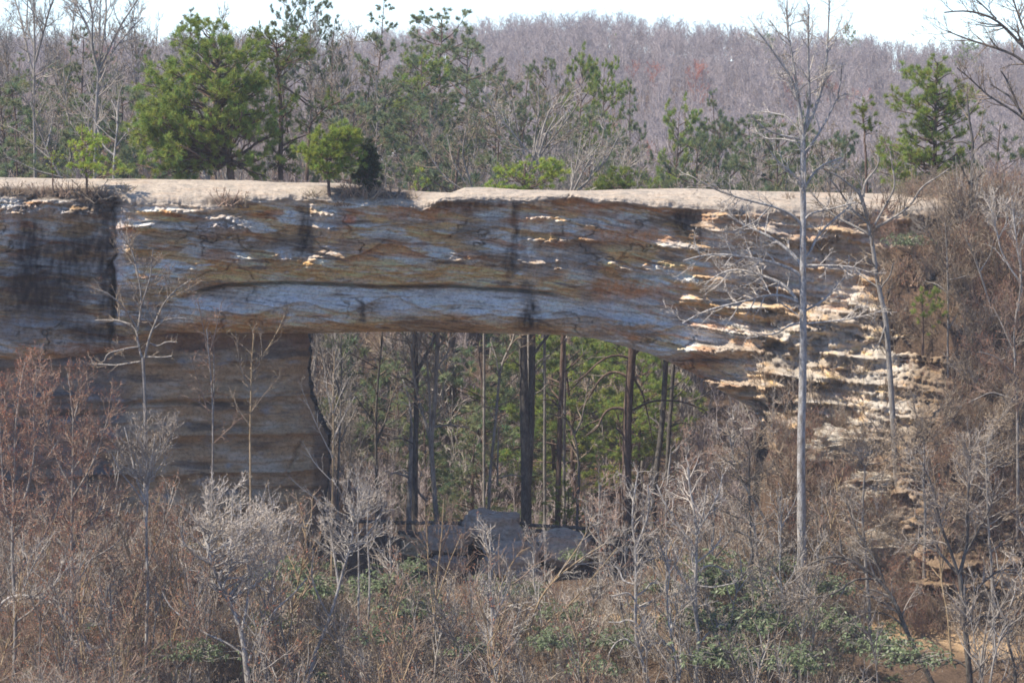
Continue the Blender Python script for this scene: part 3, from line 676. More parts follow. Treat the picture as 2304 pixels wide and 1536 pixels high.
def spawn(rng, pts, rad, dens, ang, lr, rr, K, wig, trop, t0=0.15, t1=1.0, fall=0.5, minr=0.006, maxn=60, spread=0.2, Lmax=None, tip=0.25, flat=0.0):
    """children along the given branches; dens = children per metre"""
    seg = np.linalg.norm(np.diff(pts, axis=1), axis=2).sum(1)
    cnt = np.clip(np.floor(seg * dens * (t1 - t0) + rng.uniform(size=len(seg))), 0, maxn).astype(int)
    i = np.repeat(np.arange(len(pts)), cnt)
    t = t0 + (t1 - t0) * rng.uniform(size=len(i)) ** 0.85
    f = t * (pts.shape[1] - 1); a = np.clip(np.floor(f).astype(int), 0, pts.shape[1] - 2); w = (f - a)[:, None]
    p = pts[i, a] * (1 - w) + pts[i, a + 1] * w
    d0 = unit(pts[i, a + 1] - pts[i, a])
    r0 = rad[i, a] * (1 - w[:, 0]) + rad[i, a + 1] * w[:, 0]
    q = rng.normal(size=d0.shape); q[:, 2] *= (1 - flat); q = unit(q - (q * d0).sum(1, keepdims=True) * d0)
    an = ang + spread * rng.normal(size=len(i))
    d = np.cos(an)[:, None] * d0 + np.sin(an)[:, None] * q
    L = seg[i] * rng.uniform(lr[0], lr[1], len(i)) * (1 - fall * t)
    if Lmax is not None: L = np.minimum(L, Lmax * rng.uniform(0.6, 1.0, len(i)))
    R = np.maximum(np.minimum(r0 * rr, 0.02 * L + minr), minr)
    return grow(rng, p, d, L, R, K, wig, trop, tip)

# ---- kinds of crown
def twigs(rng, acc, pts, rad, o, big=None):
    """o: option dict; adds three orders of fine branching to acc, ending in single-face twig tips"""
    w = o.get('w', 0.011); q = o.get('q', 1.0)
    p1, r1 = spawn(rng, pts, rad, o.get('d1', 1.6) * 1.5 * q, o.get('a1', 0.75), o.get('l1', (0.35, 0.6)), 0.6, 5, o.get('wig', 0.13), o.get('trop', 0.10), t0=o.get('t0', 0.2), fall=o.get('fall', 0.5), minr=w * 1.5, Lmax=o.get('L1', 3.5))
    tubes(acc, p1, r1, 4, 0)
    p2, r2 = spawn(rng, p1, r1, o.get('d2', 3.2) * 1.5 * q, 0.7, o.get('l2', (0.35, 0.65)), 0.6, 3, o.get('wig', 0.13), o.get('trop', 0.10), minr=w * 1.15, Lmax=o.get('L2', 1.6))
    tubes(acc, p2, r2, 3, 0)
    p3, r3 = spawn(rng, p2, r2, o.get('d3', 6.0) * 1.5 * q, 0.6, (0.4, 0.8), 0.65, 2, 0.14, o.get('trop3', 0.16), minr=w * 0.8, Lmax=o.get('L3', 0.8))
    sh = rng.uniform(.8, 1.2, (len(p3), 1)) * np.ones((1, 3))
    d = p3[:, -1] - p3[:, 0]; dl = np.linalg.norm(d, axis=1)
    spikes(acc, p3[:, 0], unit(d), dl * 1.05, w * 2.4, 0, sh, rng)
    m = p3[:, 1] ; dd = unit(unit(d) + .7 * rng.normal(size=d.shape) + np.array([0, 0, .25]))
    spikes(acc, m, dd, dl * .6, w * 1.9, 0, sh, rng)
    buds = o.get('buds', 0)
    if buds:
        ends = np.concatenate([p2[:, -1], p3[:, -1], p3[:, 1]]); dr = np.concatenate([p2[:, -1] - p2[:, -2], p3[:, -1] - p3[:, -2], p3[:, -1] - p3[:, 0]])
        k = rng.uniform(size=len(ends)) < buds
        ends, dr = ends[k], unit(dr[k])
        s = o.get('bud_size', 0.05)
        d = unit(dr + 0.9 * rng.normal(size=dr.shape))
        leaves(acc, ends, d, s * rng.uniform(0.6, 1.3, len(ends)), s * 0.6, 1, (0.75 + 0.5 * rng.uniform(size=(len(ends), 1))) * np.ones((1, 3)), rng)
    return p3, r3
def tufts(rng, acc, p, d, n, L, w, mat=0, spread=0.9, tint=(0.75, 1.25), bend=0.1):
    m = len(p)
    dd = unit(np.repeat(unit(d), n, axis=0) + spread * rng.normal(size=(m * n, 3)))
    pp = np.repeat(p, n, axis=0) + rng.normal(size=(m * n, 3)) * L * 0.10
    sh = np.repeat(rng.uniform(tint[0], tint[1], (m, 1)), n, axis=0)
    hue = np.repeat(rng.normal(size=(m, 1)), n, axis=0) * 0.06
    c = sh * np.concatenate([1 + hue * 2, 1 + hue * 0, 1 - hue], 1)
    spikes(acc, pp, dd, L * rng.uniform(0.7, 1.2, m * n), w, mat, c, rng, bend)
def needles(rng, acc_w, acc_n, pts, rad, o):
    q = o.get('q', 1.2)
    p1, r1 = spawn(rng, pts, rad, o.get('d1', 3.0) * q, 0.85, (0.25, 0.5), 0.5, 4, 0.12, o.get('trop', 0.12), t0=o.get('t0', 0.3), minr=0.010, Lmax=o.get('L1', 1.3), flat=o.get('flat', 0.4))
    tubes(acc_w, p1, r1, 3, 0)
    p2, r2 = spawn(rng, p1, r1, o.get('d2', 5.0) * q, 0.7, (0.3, 0.6), 0.6, 2, 0.12, 0.15, t0=0.25, minr=0.008, Lmax=0.6, flat=o.get('flat', 0.4))
    tubes(acc_w, p2, r2, 3, 0)
    P_ = np.concatenate([p2[:, -1], p2[:, 1], p1[:, -1], p1[:, -2], pts[:, -1]])
    D_ = np.concatenate([p2[:, -1] - p2[:, -2], p2[:, -1] - p2[:, 0], p1[:, -1] - p1[:, -2], p1[:, -1] - p1[:, -2], pts[:, -1] - pts[:, -2]])
    D_ = unit(D_) + np.array([0, 0, 0.35])
    tufts(rng, acc_n, P_, D_, o.get('n', 14), o.get('nl', 0.26), o.get('nw', 0.022), 0 if acc_w is not acc_n else 1, o.get('spread', 0.75), o.get('tint', (0.7, 1.3)))

def limb_world(pts, Y0, depth, n=12):
    """traced limb: pixel points; its far end lies `depth` metres nearer (-) or farther (+) than its start"""
    a = np.array(pts, float)
    s = np.concatenate([[0], np.cumsum(np.hypot(np.diff(a[:, 0]), np.diff(a[:, 1])))]); s /= s[-1]
    y0, y1 = (Y0 if np.isscalar(Y0) else Y0[0]), (Y0 if np.isscalar(Y0) else Y0[0]) + depth
    return resample(P(a[:, 0], a[:, 1], y0 + (y1 - y0) * s), n)

def traced_tree(name, label, cat, Y, trunk, limbs, seed, bark_m='bark_grey', twig_m='twig_grey', bud_m='bud_tan', w=(20, 8), opt=None, group=None, needle=None, nopt=None, trunk_from=0.35, wob=0.12):
    """trunk: pixel polyline from the base up; limbs: [(points, w0, w1, depth)]; widths in photo pixels"""
    rng = np.random.RandomState(seed); opt = opt or {}
    k = mpp(Y)
    base = P(trunk[0][0], trunk[0][1], Y)
    root = thing(name, label, cat, base, group)
    # roots the trunk in the ground below
    tr = limb_world(trunk, Y, 0, 28)
    gz = float(ground_z(base[0], base[1]))
    if tr[0, 2] > gz: tr = np.concatenate([[tr[0] + (tr[0] - tr[1]) * 0 + np.array([0, 0, gz - 0.4 - tr[0, 2]])], tr]); tr = resample(tr, 34)
    n = len(tr)
    tr[1:] += np.cumsum(rng.normal(size=(n - 1, 3)) * wob * 0.12, axis=0) * np.array([0.3, 1, 0.1])
    rad = np.linspace(w[0], w[1], n) * k / 2; rad[0] *= 1.35; rad[1] *= 1.12
    ac = Acc(); tubes(ac, tr[None], rad[None], 10, 0, rough=0.07, rng=rng)
    o = link('trunk', ac.mesh('trunk', [M[bark_m]], offset=base), root)
    allp = [resample(tr[int(n * trunk_from):], 12)]; allr = [np.interp(np.linspace(trunk_from, 1, 12), np.linspace(0, 1, n), rad)]
    for (pts, w0, w1, dep) in limbs:
        # start depth: that of the trunk
        lw = limb_world(pts, Y, dep, 14)
        j = np.argmin(np.linalg.norm((tr - lw[0])[:, [0, 2]], axis=1)); lw[:, 1] += tr[j, 1] - Y
        lw[1:] += np.cumsum(rng.normal(size=(13, 3)) * 0.02 * wob * 8, axis=0) * np.array([0.4, 1, 0.4]) * 0.4
        lr_ = np.linspace(w0, w1, 14) * k / 2
        ac = Acc(); tubes(ac, lw[None], lr_[None], 7, 0, rough=0.08, rng=rng)
        if w0 > 3.0: link('limb', ac.mesh('limb', [M[bark_m]], offset=base), root)
        else:
            pass
        allp.append(resample(lw, 12)); allr.append(np.interp(np.linspace(0, 1, 12), np.linspace(0, 1, 14), lr_))
    A = np.stack(allp); R = np.stack(allr)
    cr = Acc()
    if opt.get('crown', True):
        small = [i for i, l in enumerate(limbs) if l[1] <= 3.0]
        if small: tubes(cr, A[[s_ + 1 for s_ in small]], R[[s_ + 1 for s_ in small]], 5, 0)
        twigs(rng, cr, A, R, opt)
        me = cr.mesh('crown', [M[twig_m], M[bud_m]], smooth=False, offset=base)
        if me: link('crown', me, root)['kind'] = 'stuff'
    if needle:
        nn = Acc(); needles(rng, nn, nn, A, R, nopt or {})
        link('foliage', nn.mesh('foliage', [M[bark_m], M[needle]], smooth=False, offset=base), root)['kind'] = 'stuff'
    return root

def in_poly(x, y, poly):
    inside = np.zeros(x.shape, bool); n = len(poly)
    for i in range(n):
        x1, y1 = poly[i]; x2, y2 = poly[(i + 1) % n]
        c = ((y1 > y) != (y2 > y)) & (x < (x2 - x1) * (y - y1) / (y2 - y1 + 1e-9) + x1)
        inside ^= c
    return inside
def outline_tree(name, label, cat, Y, trunk, poly, seed, nl=40, kind='needle', bark_m='bark_pine', leaf_m='needle', bud_m='bud_tan', w=(14, 4), drop=50, depthk=0.8,
                 opt=None, group=None, extra=(), clump=0.35):
    """a tree whose limbs reach into a crown volume: the photo's outline turned into a rounded solid"""
    rng = np.random.RandomState(seed); k = mpp(Y); opt = opt or {}
    base = P(trunk[0][0], trunk[0][1], Y); root = thing(name, label, cat, base, group)
    tr = limb_world(trunk, Y, 0, 22); gz = float(ground_z(base[0], base[1]))
    n = len(tr)
    tr[1:] += np.cumsum(rng.normal(size=(n - 1, 3)) * 0.03, axis=0) * np.array([0.6, 1, 0.1])
    rad = np.linspace(w[0], w[1], n) * k / 2
    ac = Acc(); tubes(ac, tr[None], rad[None], 9, 0, rough=0.08, rng=rng)
    for pts, w0, w1, dep in extra:
        lw = limb_world(pts, Y, dep, 14); tubes(ac, lw[None], (np.linspace(w0, w1, 14) * k / 2)[None], 7, 0, rough=0.08, rng=rng)
    link('trunk', ac.mesh('trunk', [M[bark_m]], offset=base), root)
    P_ = np.array(poly, float); x0, y0 = P_.min(0); x1, y1 = P_.max(0); cx = P_.mean(0)
    ex, ey = [], []
    while len(ex) < nl:
        x = rng.uniform(x0, x1, 400); y = rng.uniform(y0, y1, 400); m = in_poly(x, y, poly)
        ex += list(x[m]); ey += list(y[m])
    ex, ey = np.array(ex[:nl]), np.array(ey[:nl])
    # how deep inside the outline (0 at the rim, 1 in the middle)
    def rim(x, y):
        dmin = np.full(x.shape, 1e9)
        for i in range(len(poly)):
            a_, b_ = P_[i], P_[(i + 1) % len(poly)]; ab = b_ - a_
            t = np.clip(((x - a_[0]) * ab[0] + (y - a_[1]) * ab[1]) / (ab @ ab + 1e-9), 0, 1)
            dmin = np.minimum(dmin, np.hypot(x - a_[0] - t * ab[0], y - a_[1] - t * ab[1]))
        return dmin
    rr = rim(ex, ey); hw = max(rr.max(), 1)
    dep = (rng.choice([-1, 1], nl) * np.sqrt(np.clip(1 - (1 - rr / hw) ** 2, 0, 1)) * rng.uniform(0.35, 1, nl)) * depthk * (x1 - x0) / 2 * k
    ends = P(ex, ey, Y + dep)
    # attach each limb to the trunk somewhat below its tip
    pts = np.zeros((nl, 8, 3)); R = np.zeros((nl, 8))
    tz = tr[:, 2]
    for i in range(nl):
        horiz = np.hypot(ends[i, 0] - np.interp(ends[i, 2], tz, tr[:, 0]), ends[i, 1] - Y)
        za = np.clip(ends[i, 2] - drop * k * (0.3 + 0.25 * horiz), tz[0] + 0.12 * (tz[-1] - tz[0]), tz[-1] - 0.02)
        s = np.interp(za, tz, np.arange(n)); st = np.array([np.interp(s, np.arange(n), tr[:, q]) for q in range(3)])
        L = np.linalg.norm(ends[i] - st)
        mid = st * 0.5 + ends[i] * 0.5 + np.array([0, 0, -0.10 * L * rng.uniform(-0.3, 1)]) + rng.normal(size=3) * 0.06 * L
        q = np.linspace(0, 1, 8)[:, None]
        pts[i] = (1 - q) ** 2 * st + 2 * q * (1 - q) * mid + q ** 2 * ends[i]
        pts[i, 1:-1] += rng.normal(size=(6, 3)) * 0.025 * L
        r0 = min(np.interp(s, np.arange(n), rad) * 0.55, 0.028 * L + 0.012); R[i] = np.linspace(r0, max(0.010, r0 * 0.25), 8)
    lm = Acc(); tubes(lm, pts, R, 5, 0)
    link('branches', lm.mesh('branches', [M[bark_m]], offset=base), root)['kind'] = 'stuff'
    if kind == 'needle':
        nn = Acc(); needles(rng, nn, nn, pts, R, opt)
        link('foliage', nn.mesh('foliage', [M[bark_m], M[leaf_m]], smooth=False, offset=base), root)['kind'] = 'stuff'
    else:
        cr = Acc(); twigs(rng, cr, pts, R, opt)
        link('crown', cr.mesh('crown', [M[leaf_m], M[bud_m]], smooth=False, offset=base), root)['kind'] = 'stuff'
    return root

# ------------------------------------------------------------------ prototypes for the woods
def proto_bare(seed, H=16.0, nl=26, spread=0.55, opt=None, w=0.16, up=0.35, fork=False):
    """returns (trunk mesh acc, crown acc) at the origin"""
    rng = np.random.RandomState(seed)
    tr, rr = grow(rng, np.zeros((1, 3)), np.array([[0.1 * rng.normal(), 0, 1.0]]), np.array([H * (0.75 if fork else 0.95)]), np.array([w]), 14, 0.06, 0.08, 0.16)
    a = Acc(); tubes(a, tr, rr, 7, 0)
    p1, r1 = spawn(rng, tr, rr, nl / H, spread, (0.30, 0.52), 0.6, 8, 0.08, up * 0.25, t0=0.22, fall=0.55, minr=0.025, maxn=nl, Lmax=7)
    tubes(a, p1, r1, 5, 0)
    c = Acc(); twigs(rng, c, p1, r1, opt or {})
    return a, c
def proto_pine(seed, H=12.0, nl=34, width=3.2, shape='cone', nopt=None, w=0.15, t0=0.2):
    rng = np.random.RandomState(seed)
    tr, rr = grow(rng, np.zeros((1, 3)), np.array([[0.0, 0, 1.0]]), np.array([H]), np.array([w]), 14, 0.03, 0.10, 0.15)
    a = Acc(); tubes(a, tr, rr, 7, 0)
    t = t0 + (1 - t0) * (np.arange(nl) + rng.uniform(size=nl)) / nl
    f = t * 14; i = np.clip(np.floor(f).astype(int), 0, 13); ww = (f - i)[:, None]
    p = tr[0, i] * (1 - ww) + tr[0, i + 1] * ww
    s = (t - t0) / (1 - t0)
    prof = {'cone': (1 - s) ** 0.8 * 0.95 + 0.12, 'round': np.sqrt(np.clip(1 - (1.5 * s - 0.55) ** 2, 0.05, 1)), 'flat': 0.35 + 0.65 * ss(s, 0.1, 0.75) * (1 - 0.5 * ss(s, 0.85, 1.0))}[shape]
    L = width * prof * rng.uniform(0.55, 1.15, nl)
    az = rng.uniform(0, 2 * math.pi, nl)
    el = 0.05 + 0.55 * s + 0.15 * rng.normal(size=nl)
    d = np.stack([np.cos(az) * np.cos(el), np.sin(az) * np.cos(el), np.sin(el)], 1)
    p1, r1 = grow(rng, p, d, L, np.clip(L * 0.018, 0.015, 0.07), 6, 0.07, 0.03)
    tubes(a, p1, r1, 4, 0)
    nn = Acc(); needles(rng, nn, nn, p1, r1, nopt or {})
    return a, nn, nn

OB = dict(d1=1.6, d2=2.4, d3=4.0, w=0.016, trop=0.08)
deep = {}
def bare_proto_thing(key, seed, bark_m, twig_m, bud_m, **kw):
    a, c = proto_bare(seed, **kw)
    deep[key] = ([('trunk', a.mesh('trunk', [M[bark_m]])), ('crown', c.mesh('crown', [M[twig_m], M[bud_m]], smooth=False))], kw.get('H', 16.0))
def pine_proto_thing(key, seed, leaf_m, **kw):
    a, nn, _n = proto_pine(seed, **kw)
    deep[key] = ([('trunk', a.mesh('trunk', [M['bark_pine']])), ('foliage', nn.mesh('foliage', [M['bark_pine'], M[leaf_m]], smooth=False))], kw.get('H', 12.0))
for j in range(4):
    bare_proto_thing('grey%d' % j, 100 + j, 'bark_grey', 'twig_grey', 'bud_tan', H=16.0, nl=26, spread=0.5 + 0.1 * (j % 2), up=0.45, fork=j % 2 == 1, opt=dict(OB, buds=0.15, bud_size=0.06))
for j in range(2):
    bare_proto_thing('brown%d' % j, 110 + j, 'bark_grey', 'twig_brown', 'bud_tan', H=11.0, nl=26, spread=0.6, up=0.35, opt=dict(OB, buds=0.35, bud_size=0.07), w=0.11)
bare_proto_thing('tan0', 115, 'bark_grey', 'twig_pale', 'bud_tan', H=9.0, nl=24, spread=0.45, up=0.6, fork=True, opt=dict(OB, buds=0.4, bud_size=0.07), w=0.09)
NO = dict(d1=3.0, d2=4.2, n=15, nl=0.25, nw=0.034, tint=(.75, 1.4))
pine_proto_thing('cone0', 120, 'needle_soft', H=13, nl=44, width=3.4, shape='cone', nopt=NO)
pine_proto_thing('cone1', 121, 'needle_dark', H=13, nl=40, width=3.2, shape='cone', nopt=NO)
pine_proto_thing('round0', 122, 'needle_soft', H=13, nl=38, width=3.3, shape='round', nopt=NO, t0=0.35)
pine_proto_thing('round1', 123, 'needle', H=12, nl=38, width=3.0, shape='round', nopt=NO, t0=0.4)
pine_proto_thing('flat0', 124, 'needle', H=13, nl=34, width=3.1, shape='flat', nopt=NO, t0=0.45)
pine_proto_thing('low0', 125, 'needle_soft', H=8, nl=40, width=3.0, shape='cone', nopt=dict(NO, n=11), t0=0.08)
pine_proto_thing('yellow0', 126, 'needle_yellow', H=5, nl=34, width=2.0, shape='cone', nopt=dict(NO, n=12, nl=0.22, nw=0.026, d1=3.2), t0=0.12, w=0.07)

def plant(key, name, label, cat, x, y, h, rz, group=None, sx=1.0, dz=-0.3, tiltx=0.0):
    parts, H0 = deep[key]
    z = float(ground_z(x, y)) + dz
    r = thing(name, label, cat, (x, y, z), group); r.rotation_euler = (tiltx, tiltx * 0.6, rz)
    s = h / H0; r.scale = (s * sx, s * sx, s)
    for nm, me in parts:
        o_ = link(nm, me, r)
        if nm != 'trunk': o_['kind'] = 'stuff'
    return r
def plant_px(key, name, label, cat, px, ptop, Y, rz, group=None, sx=1.0, hmax=30):
    """top of the tree at photo (px, ptop), standing on the ground at depth Y"""
    t = P(px, ptop, Y); z = float(ground_z(t[0], Y))
    h = float(np.clip(t[2] - z + 0.3, 1.5, hmax))
    return plant(key, name, label, cat, t[0], Y, h, rz, group, sx)

# ------------------------------------------------------------------ trees on and just behind the bridge top
NB_ = dict(d1=2.6, d2=4.2, n=14, nl=0.25, nw=0.026, t0=.4, tint=(.7, 1.5))
outline_tree('pine_tree', 'big broad green pine, the largest tree on top of the rock', 'pine tree', 9.0,
    [(520, 404), (519, 370), (512, 340), (497, 300), (490, 250), (496, 190), (490, 130), (480, 75)],
    [(300, 170), (345, 165), (335, 110), (385, 85), (410, 50), (440, 36), (500, 35), (530, 55), (560, 75), (590, 110), (608, 150), (600, 200), (622, 235), (615, 290), (632, 340), (625, 400), (520, 403), (330, 403), (285, 375), (320, 330), (290, 285), (305, 245), (330, 225), (295, 195)],
    31, nl=150, w=(17, 5), drop=55, opt=dict(NB_, d1=2.6, t0=.42, nl=.31, nw=.033, tint=(.8, 1.6)), depthk=0.75,
    extra=[([(520, 385), (510, 345), (528, 290), (524, 250), (545, 205)], 8, 4, -1.0), ([(519, 372), (485, 352), (440, 352), (405, 365)], 7, 3, -1.2), ([(490, 285), (455, 270), (415, 262), (375, 272)], 7, 3, -1.5)])
outline_tree('pine_tree', 'tall darker pine close behind the right side of the big broad pine', 'pine tree', 12.0,
    [(632, 405), (630, 330), (632, 250), (628, 170), (625, 110)],
    [(555, 62), (585, 48), (640, 42), (665, 70), (700, 80), (708, 118), (690, 140), (650, 165), (640, 200), (690, 215), (700, 250), (665, 280), (690, 330), (680, 400), (590, 404), (600, 300), (612, 220), (595, 150), (560, 110)],
    32, nl=76, leaf_m='needle', w=(13, 5), drop=55, opt=dict(NB_, tint=(0.5, 1.0)), depthk=0.6,
    extra=[([(630, 190), (655, 205), (690, 235), (705, 245)], 5, 3, 1.0), ([(632, 330), (660, 315), (700, 300)], 5, 2, -.5)])
outline_tree('pine_tree', 'pine limbs reaching right above the small bright pine by the dark juniper', 'pine tree', 14.0,
    [(690, 405), (697, 330), (700, 280), (730, 245), (770, 228)],
    [(700, 215), (745, 205), (790, 210), (800, 230), (770, 250), (735, 262), (700, 300), (660, 290), (650, 250)],
    33, nl=18, w=(8, 3), drop=26, opt=dict(NB_, tint=(0.55, 1.0)), depthk=0.5)
outline_tree('pine_tree', 'small bright green pine rooted at the bridge edge left of the dark juniper', 'pine tree', rock_y(741, 440),
    [(741, 440), (739, 410), (737, 375), (734, 340), (738, 305)],
    [(690, 300), (712, 276), (738, 290), (760, 268), (795, 285), (828, 322), (812, 345), (818, 388), (770, 385), (755, 404), (700, 384), (675, 394), (682, 360), (652, 345), (676, 330)],
    34, nl=60, leaf_m='needle_yellow', w=(8, 3), drop=24, opt=dict(NB_, d1=4.5, nl=0.25, nw=0.03, L1=0.7, t0=.2, tint=(.8, 1.5)), depthk=0.8)
outline_tree('juniper', 'dark olive juniper bush at the bridge edge right of the small bright pine', 'juniper', rock_y(832, 432),
    [(832, 432), (831, 400), (832, 350)],
    [(812, 330), (835, 310), (852, 345), (860, 395), (856, 425), (812, 430), (795, 395)], 35, nl=95, leaf_m='needle_dark', w=(6, 2), drop=16, opt=dict(NB_, d1=7, nl=0.17, nw=0.032, L1=0.45, L2=.25, t0=.1, tint=(.5, 1.0)), depthk=0.9)
outline_tree('pine_sapling', 'thin yellow green sapling pine with layered limbs on the left edge of the rock', 'pine sapling', rock_y(194, 436),
    [(194, 436), (194, 400), (192, 355), (188, 325), (190, 275)],
    [(178, 262), (205, 268), (215, 300), (245, 318), (262, 330), (235, 345), (255, 375), (258, 395), (205, 398), (175, 385), (142, 382), (160, 350), (145, 322), (170, 300)],
    36, nl=40, leaf_m='needle_yellow', w=(6, 2), drop=6, opt=dict(NB_, d1=4.5, nl=0.18, nw=0.024, L1=0.6, t0=.2), depthk=0.9)
outline_tree('pine_sapling', 'smallest sapling pine with few needles left of the layered sapling pine', 'pine sapling', rock_y(120, 436),
    [(120, 436), (119, 400), (121, 370), (118, 330)],
    [(100, 335), (125, 322), (145, 345), (140, 385), (115, 395), (95, 370)], 37, nl=18, leaf_m='needle_yellow', w=(4, 2), drop=8, opt=dict(NB_, d1=3, nl=0.14, nw=0.016, L1=0.4, n=9), depthk=0.9)
outline_tree('pine_sapling', 'low green pine bush just right of the layered sapling on the rock', 'pine sapling', 3.0,
    [(232, 405), (236, 385), (240, 360)], [(215, 365), (240, 345), (275, 362), (300, 385), (290, 405), (220, 405)], 38, nl=18, leaf_m='needle', w=(4, 2), drop=10, opt=dict(NB_, nl=0.2, L1=.5), depthk=0.9)
outline_tree('pine_tree', 'bright yellow green pine top showing over the middle of the bridge', 'pine tree', 13.0,
    [(1180, 640), (1183, 500), (1182, 430), (1185, 370)],
    [(1088, 392), (1130, 375), (1150, 350), (1190, 340), (1230, 348), (1278, 372), (1276, 398), (1225, 415), (1200, 440), (1110, 440), (1092, 420), (1125, 405)],
    39, nl=46, leaf_m='needle_yellow', w=(9, 3), drop=40, opt=dict(NB_, d1=3.2, nl=.22), depthk=0.6)
outline_tree('pine_tree', 'rounded dark green pine top peeking over the bridge right of the bright one', 'pine tree', 16.0,
    [(1400, 640), (1402, 500), (1405, 400)],
    [(1330, 425), (1345, 395), (1380, 368), (1420, 366), (1450, 390), (1462, 425), (1440, 445), (1340, 445)], 40, nl=44, leaf_m='needle', w=(9, 3), drop=40, opt=dict(NB_, tint=(.55, 1.1)), depthk=0.7)
outline_tree('pine_tree', 'narrow bright pine tip over the dip in the bridge top', 'pine tree', 12.0,
    [(942, 640), (942, 500), (943, 395)],
    [(935, 372), (952, 380), (962, 405), (965, 440), (918, 440), (922, 405)], 41, nl=18, leaf_m='needle_yellow', w=(6, 2), drop=24, opt=dict(NB_, nl=.2, L1=.6), depthk=0.9)
outline_tree('pine_tree', 'green pine at the right end, top standing above the ridge line', 'pine tree', 9.0,
    [(2105, 445), (2100, 380), (2102, 300), (2105, 200), (2108, 140)],
    [(2085, 120), (2110, 108), (2132, 125), (2140, 160), (2165, 190), (2200, 215), (2205, 260), (2195, 320), (2215, 400), (2190, 425), (2020, 425), (1975, 395), (1965, 350), (2005, 310), (2040, 290), (1995, 250), (1992, 215), (2030, 210), (2020, 165), (2050, 140)],
    42, nl=110, leaf_m='needle', w=(12, 4), drop=40, opt=dict(NB_, tint=(.6, 1.3), t0=.25, nl=.28), depthk=0.6)
outline_tree('pine_tree', 'small green pine top left of the green pine at the right end', 'pine tree', 11.0,
    [(1950, 450), (1951, 350), (1946, 240)],
    [(1935, 205), (1955, 205), (1968, 240), (1985, 290), (1960, 300), (1925, 285), (1918, 240)], 43, nl=28, leaf_m='needle', w=(7, 3), drop=20, opt=dict(NB_, tint=(.6, 1.1)), depthk=0.6)
outline_tree('bare_tree', 'leafless shrub dotted with white blossom right of the dark juniper', 'blossoming tree', 9.0,
    [(868, 430), (868, 400), (866, 370)], [(845, 330), (870, 315), (890, 335), (893, 380), (875, 410), (850, 400)], 44, nl=14, kind='bare', bark_m='bark_grey', leaf_m='twig_grey', bud_m='petal', w=(4, 2), drop=20,
    opt=dict(d1=2, d2=4, d3=4, buds=0.3, bud_size=0.11), depthk=0.8)

# fan shaped bare trees showing over the middle of the bridge
FAN = dict(d1=1.5, d2=2.6, d3=4.5, buds=0.45, bud_size=0.075, w=0.011, trop=0.12)
traced_tree('bare_tree', 'tan budded bare tree fanning up behind the bright pine top at mid bridge', 'bare tree', 22.0, [(1190, 620), (1193, 480), (1195, 415), (1198, 370)],
    [([(1198, 400), (1150, 330), (1120, 290), (1108, 230)], 6, 2.5, 1.5), ([(1198, 390), (1165, 320), (1158, 250), (1130, 190)], 6, 2.5, -1), ([(1198, 370), (1205, 300), (1215, 240), (1210, 190)], 6, 2, 0.5),
     ([(1198, 370), (1208, 320), (1225, 260), (1262, 215)], 6, 2, 0.5), ([(1200, 380), (1228, 330), (1275, 270), (1310, 220)], 5, 2, -1)], 51, 'bark_grey', 'twig_brown', 'bud_tan', (9, 6), FAN, trunk_from=.85)
traced_tree('bare_tree', 'second fanning bare tree with crossing limbs right of the bright pine top', 'bare tree', 20.0, [(1225, 620), (1222, 480), (1210, 400), (1214, 330)],
    [([(1214, 345), (1220, 290), (1240, 240), (1268, 230)], 6, 2.5, 1.0), ([(1213, 350), (1228, 300), (1252, 262), (1290, 205)], 5, 2, -1), ([(1212, 370), (1180, 330), (1120, 260), (1085, 200)], 5, 2, -.5)], 52, 'bark_grey', 'twig_pale', 'bud_tan', (8, 5), FAN, trunk_from=.85)
traced_tree('bare_tree', 'low spreading bare tree leaning right behind the bridge top right of mid bridge', 'bare tree', 18.0, [(1270, 620), (1275, 480), (1290, 430)],
    [([(1290, 440), (1330, 400), (1368, 355), (1400, 290)], 6, 2.5, 1), ([(1285, 440), (1340, 425), (1400, 390), (1440, 350)], 6, 2.5, -1), ([(1290, 430), (1320, 370), (1355, 320), (1362, 270)], 5, 2, 0), ([(1280, 450), (1300, 360), (1310, 300)], 5, 2, .5)], 53, 'bark_grey', 'twig_pale', 'bud_tan', (8, 5), FAN, trunk_from=.85)
traced_tree('bare_tree', 'leafless tree leaning left behind the dip in the bridge top', 'bare tree', 19.0, [(1090, 620), (1080, 480), (1060, 425)],
    [([(1060, 430), (1020, 370), (1005, 300)], 5, 2, 1), ([(1065, 430), (1040, 350), (1050, 280)], 5, 2, -1), ([(1060, 440), (1000, 400), (960, 340), (940, 300)], 5, 2, 0)], 54, 'bark_grey', 'twig_brown', 'bud_tan', (7, 5), FAN, trunk_from=.85)
traced_tree('bare_tree', 'crooked bare trunk right of the green pine, standing on the right shoulder', 'bare tree', 1.5, [(2183, 470), (2184, 420), (2188, 370), (2190, 320), (2180, 270), (2176, 210)],
    [([(2189, 345), (2205, 330), (2228, 312)], 5, 2, -1), ([(2190, 330), (2170, 318), (2140, 322), (2105, 315)], 5, 2, 1), ([(2184, 420), (2165, 380), (2152, 345)], 4, 2, -.5), ([(2185, 420), (2200, 400), (2215, 385)], 4, 2, 0), ([(2180, 260), (2195, 240), (2210, 220)], 4, 2, 0)],
    55, 'bark_dark', 'twig_brown', 'bud_tan', (11, 4), dict(FAN, d1=1.0), trunk_from=.5)

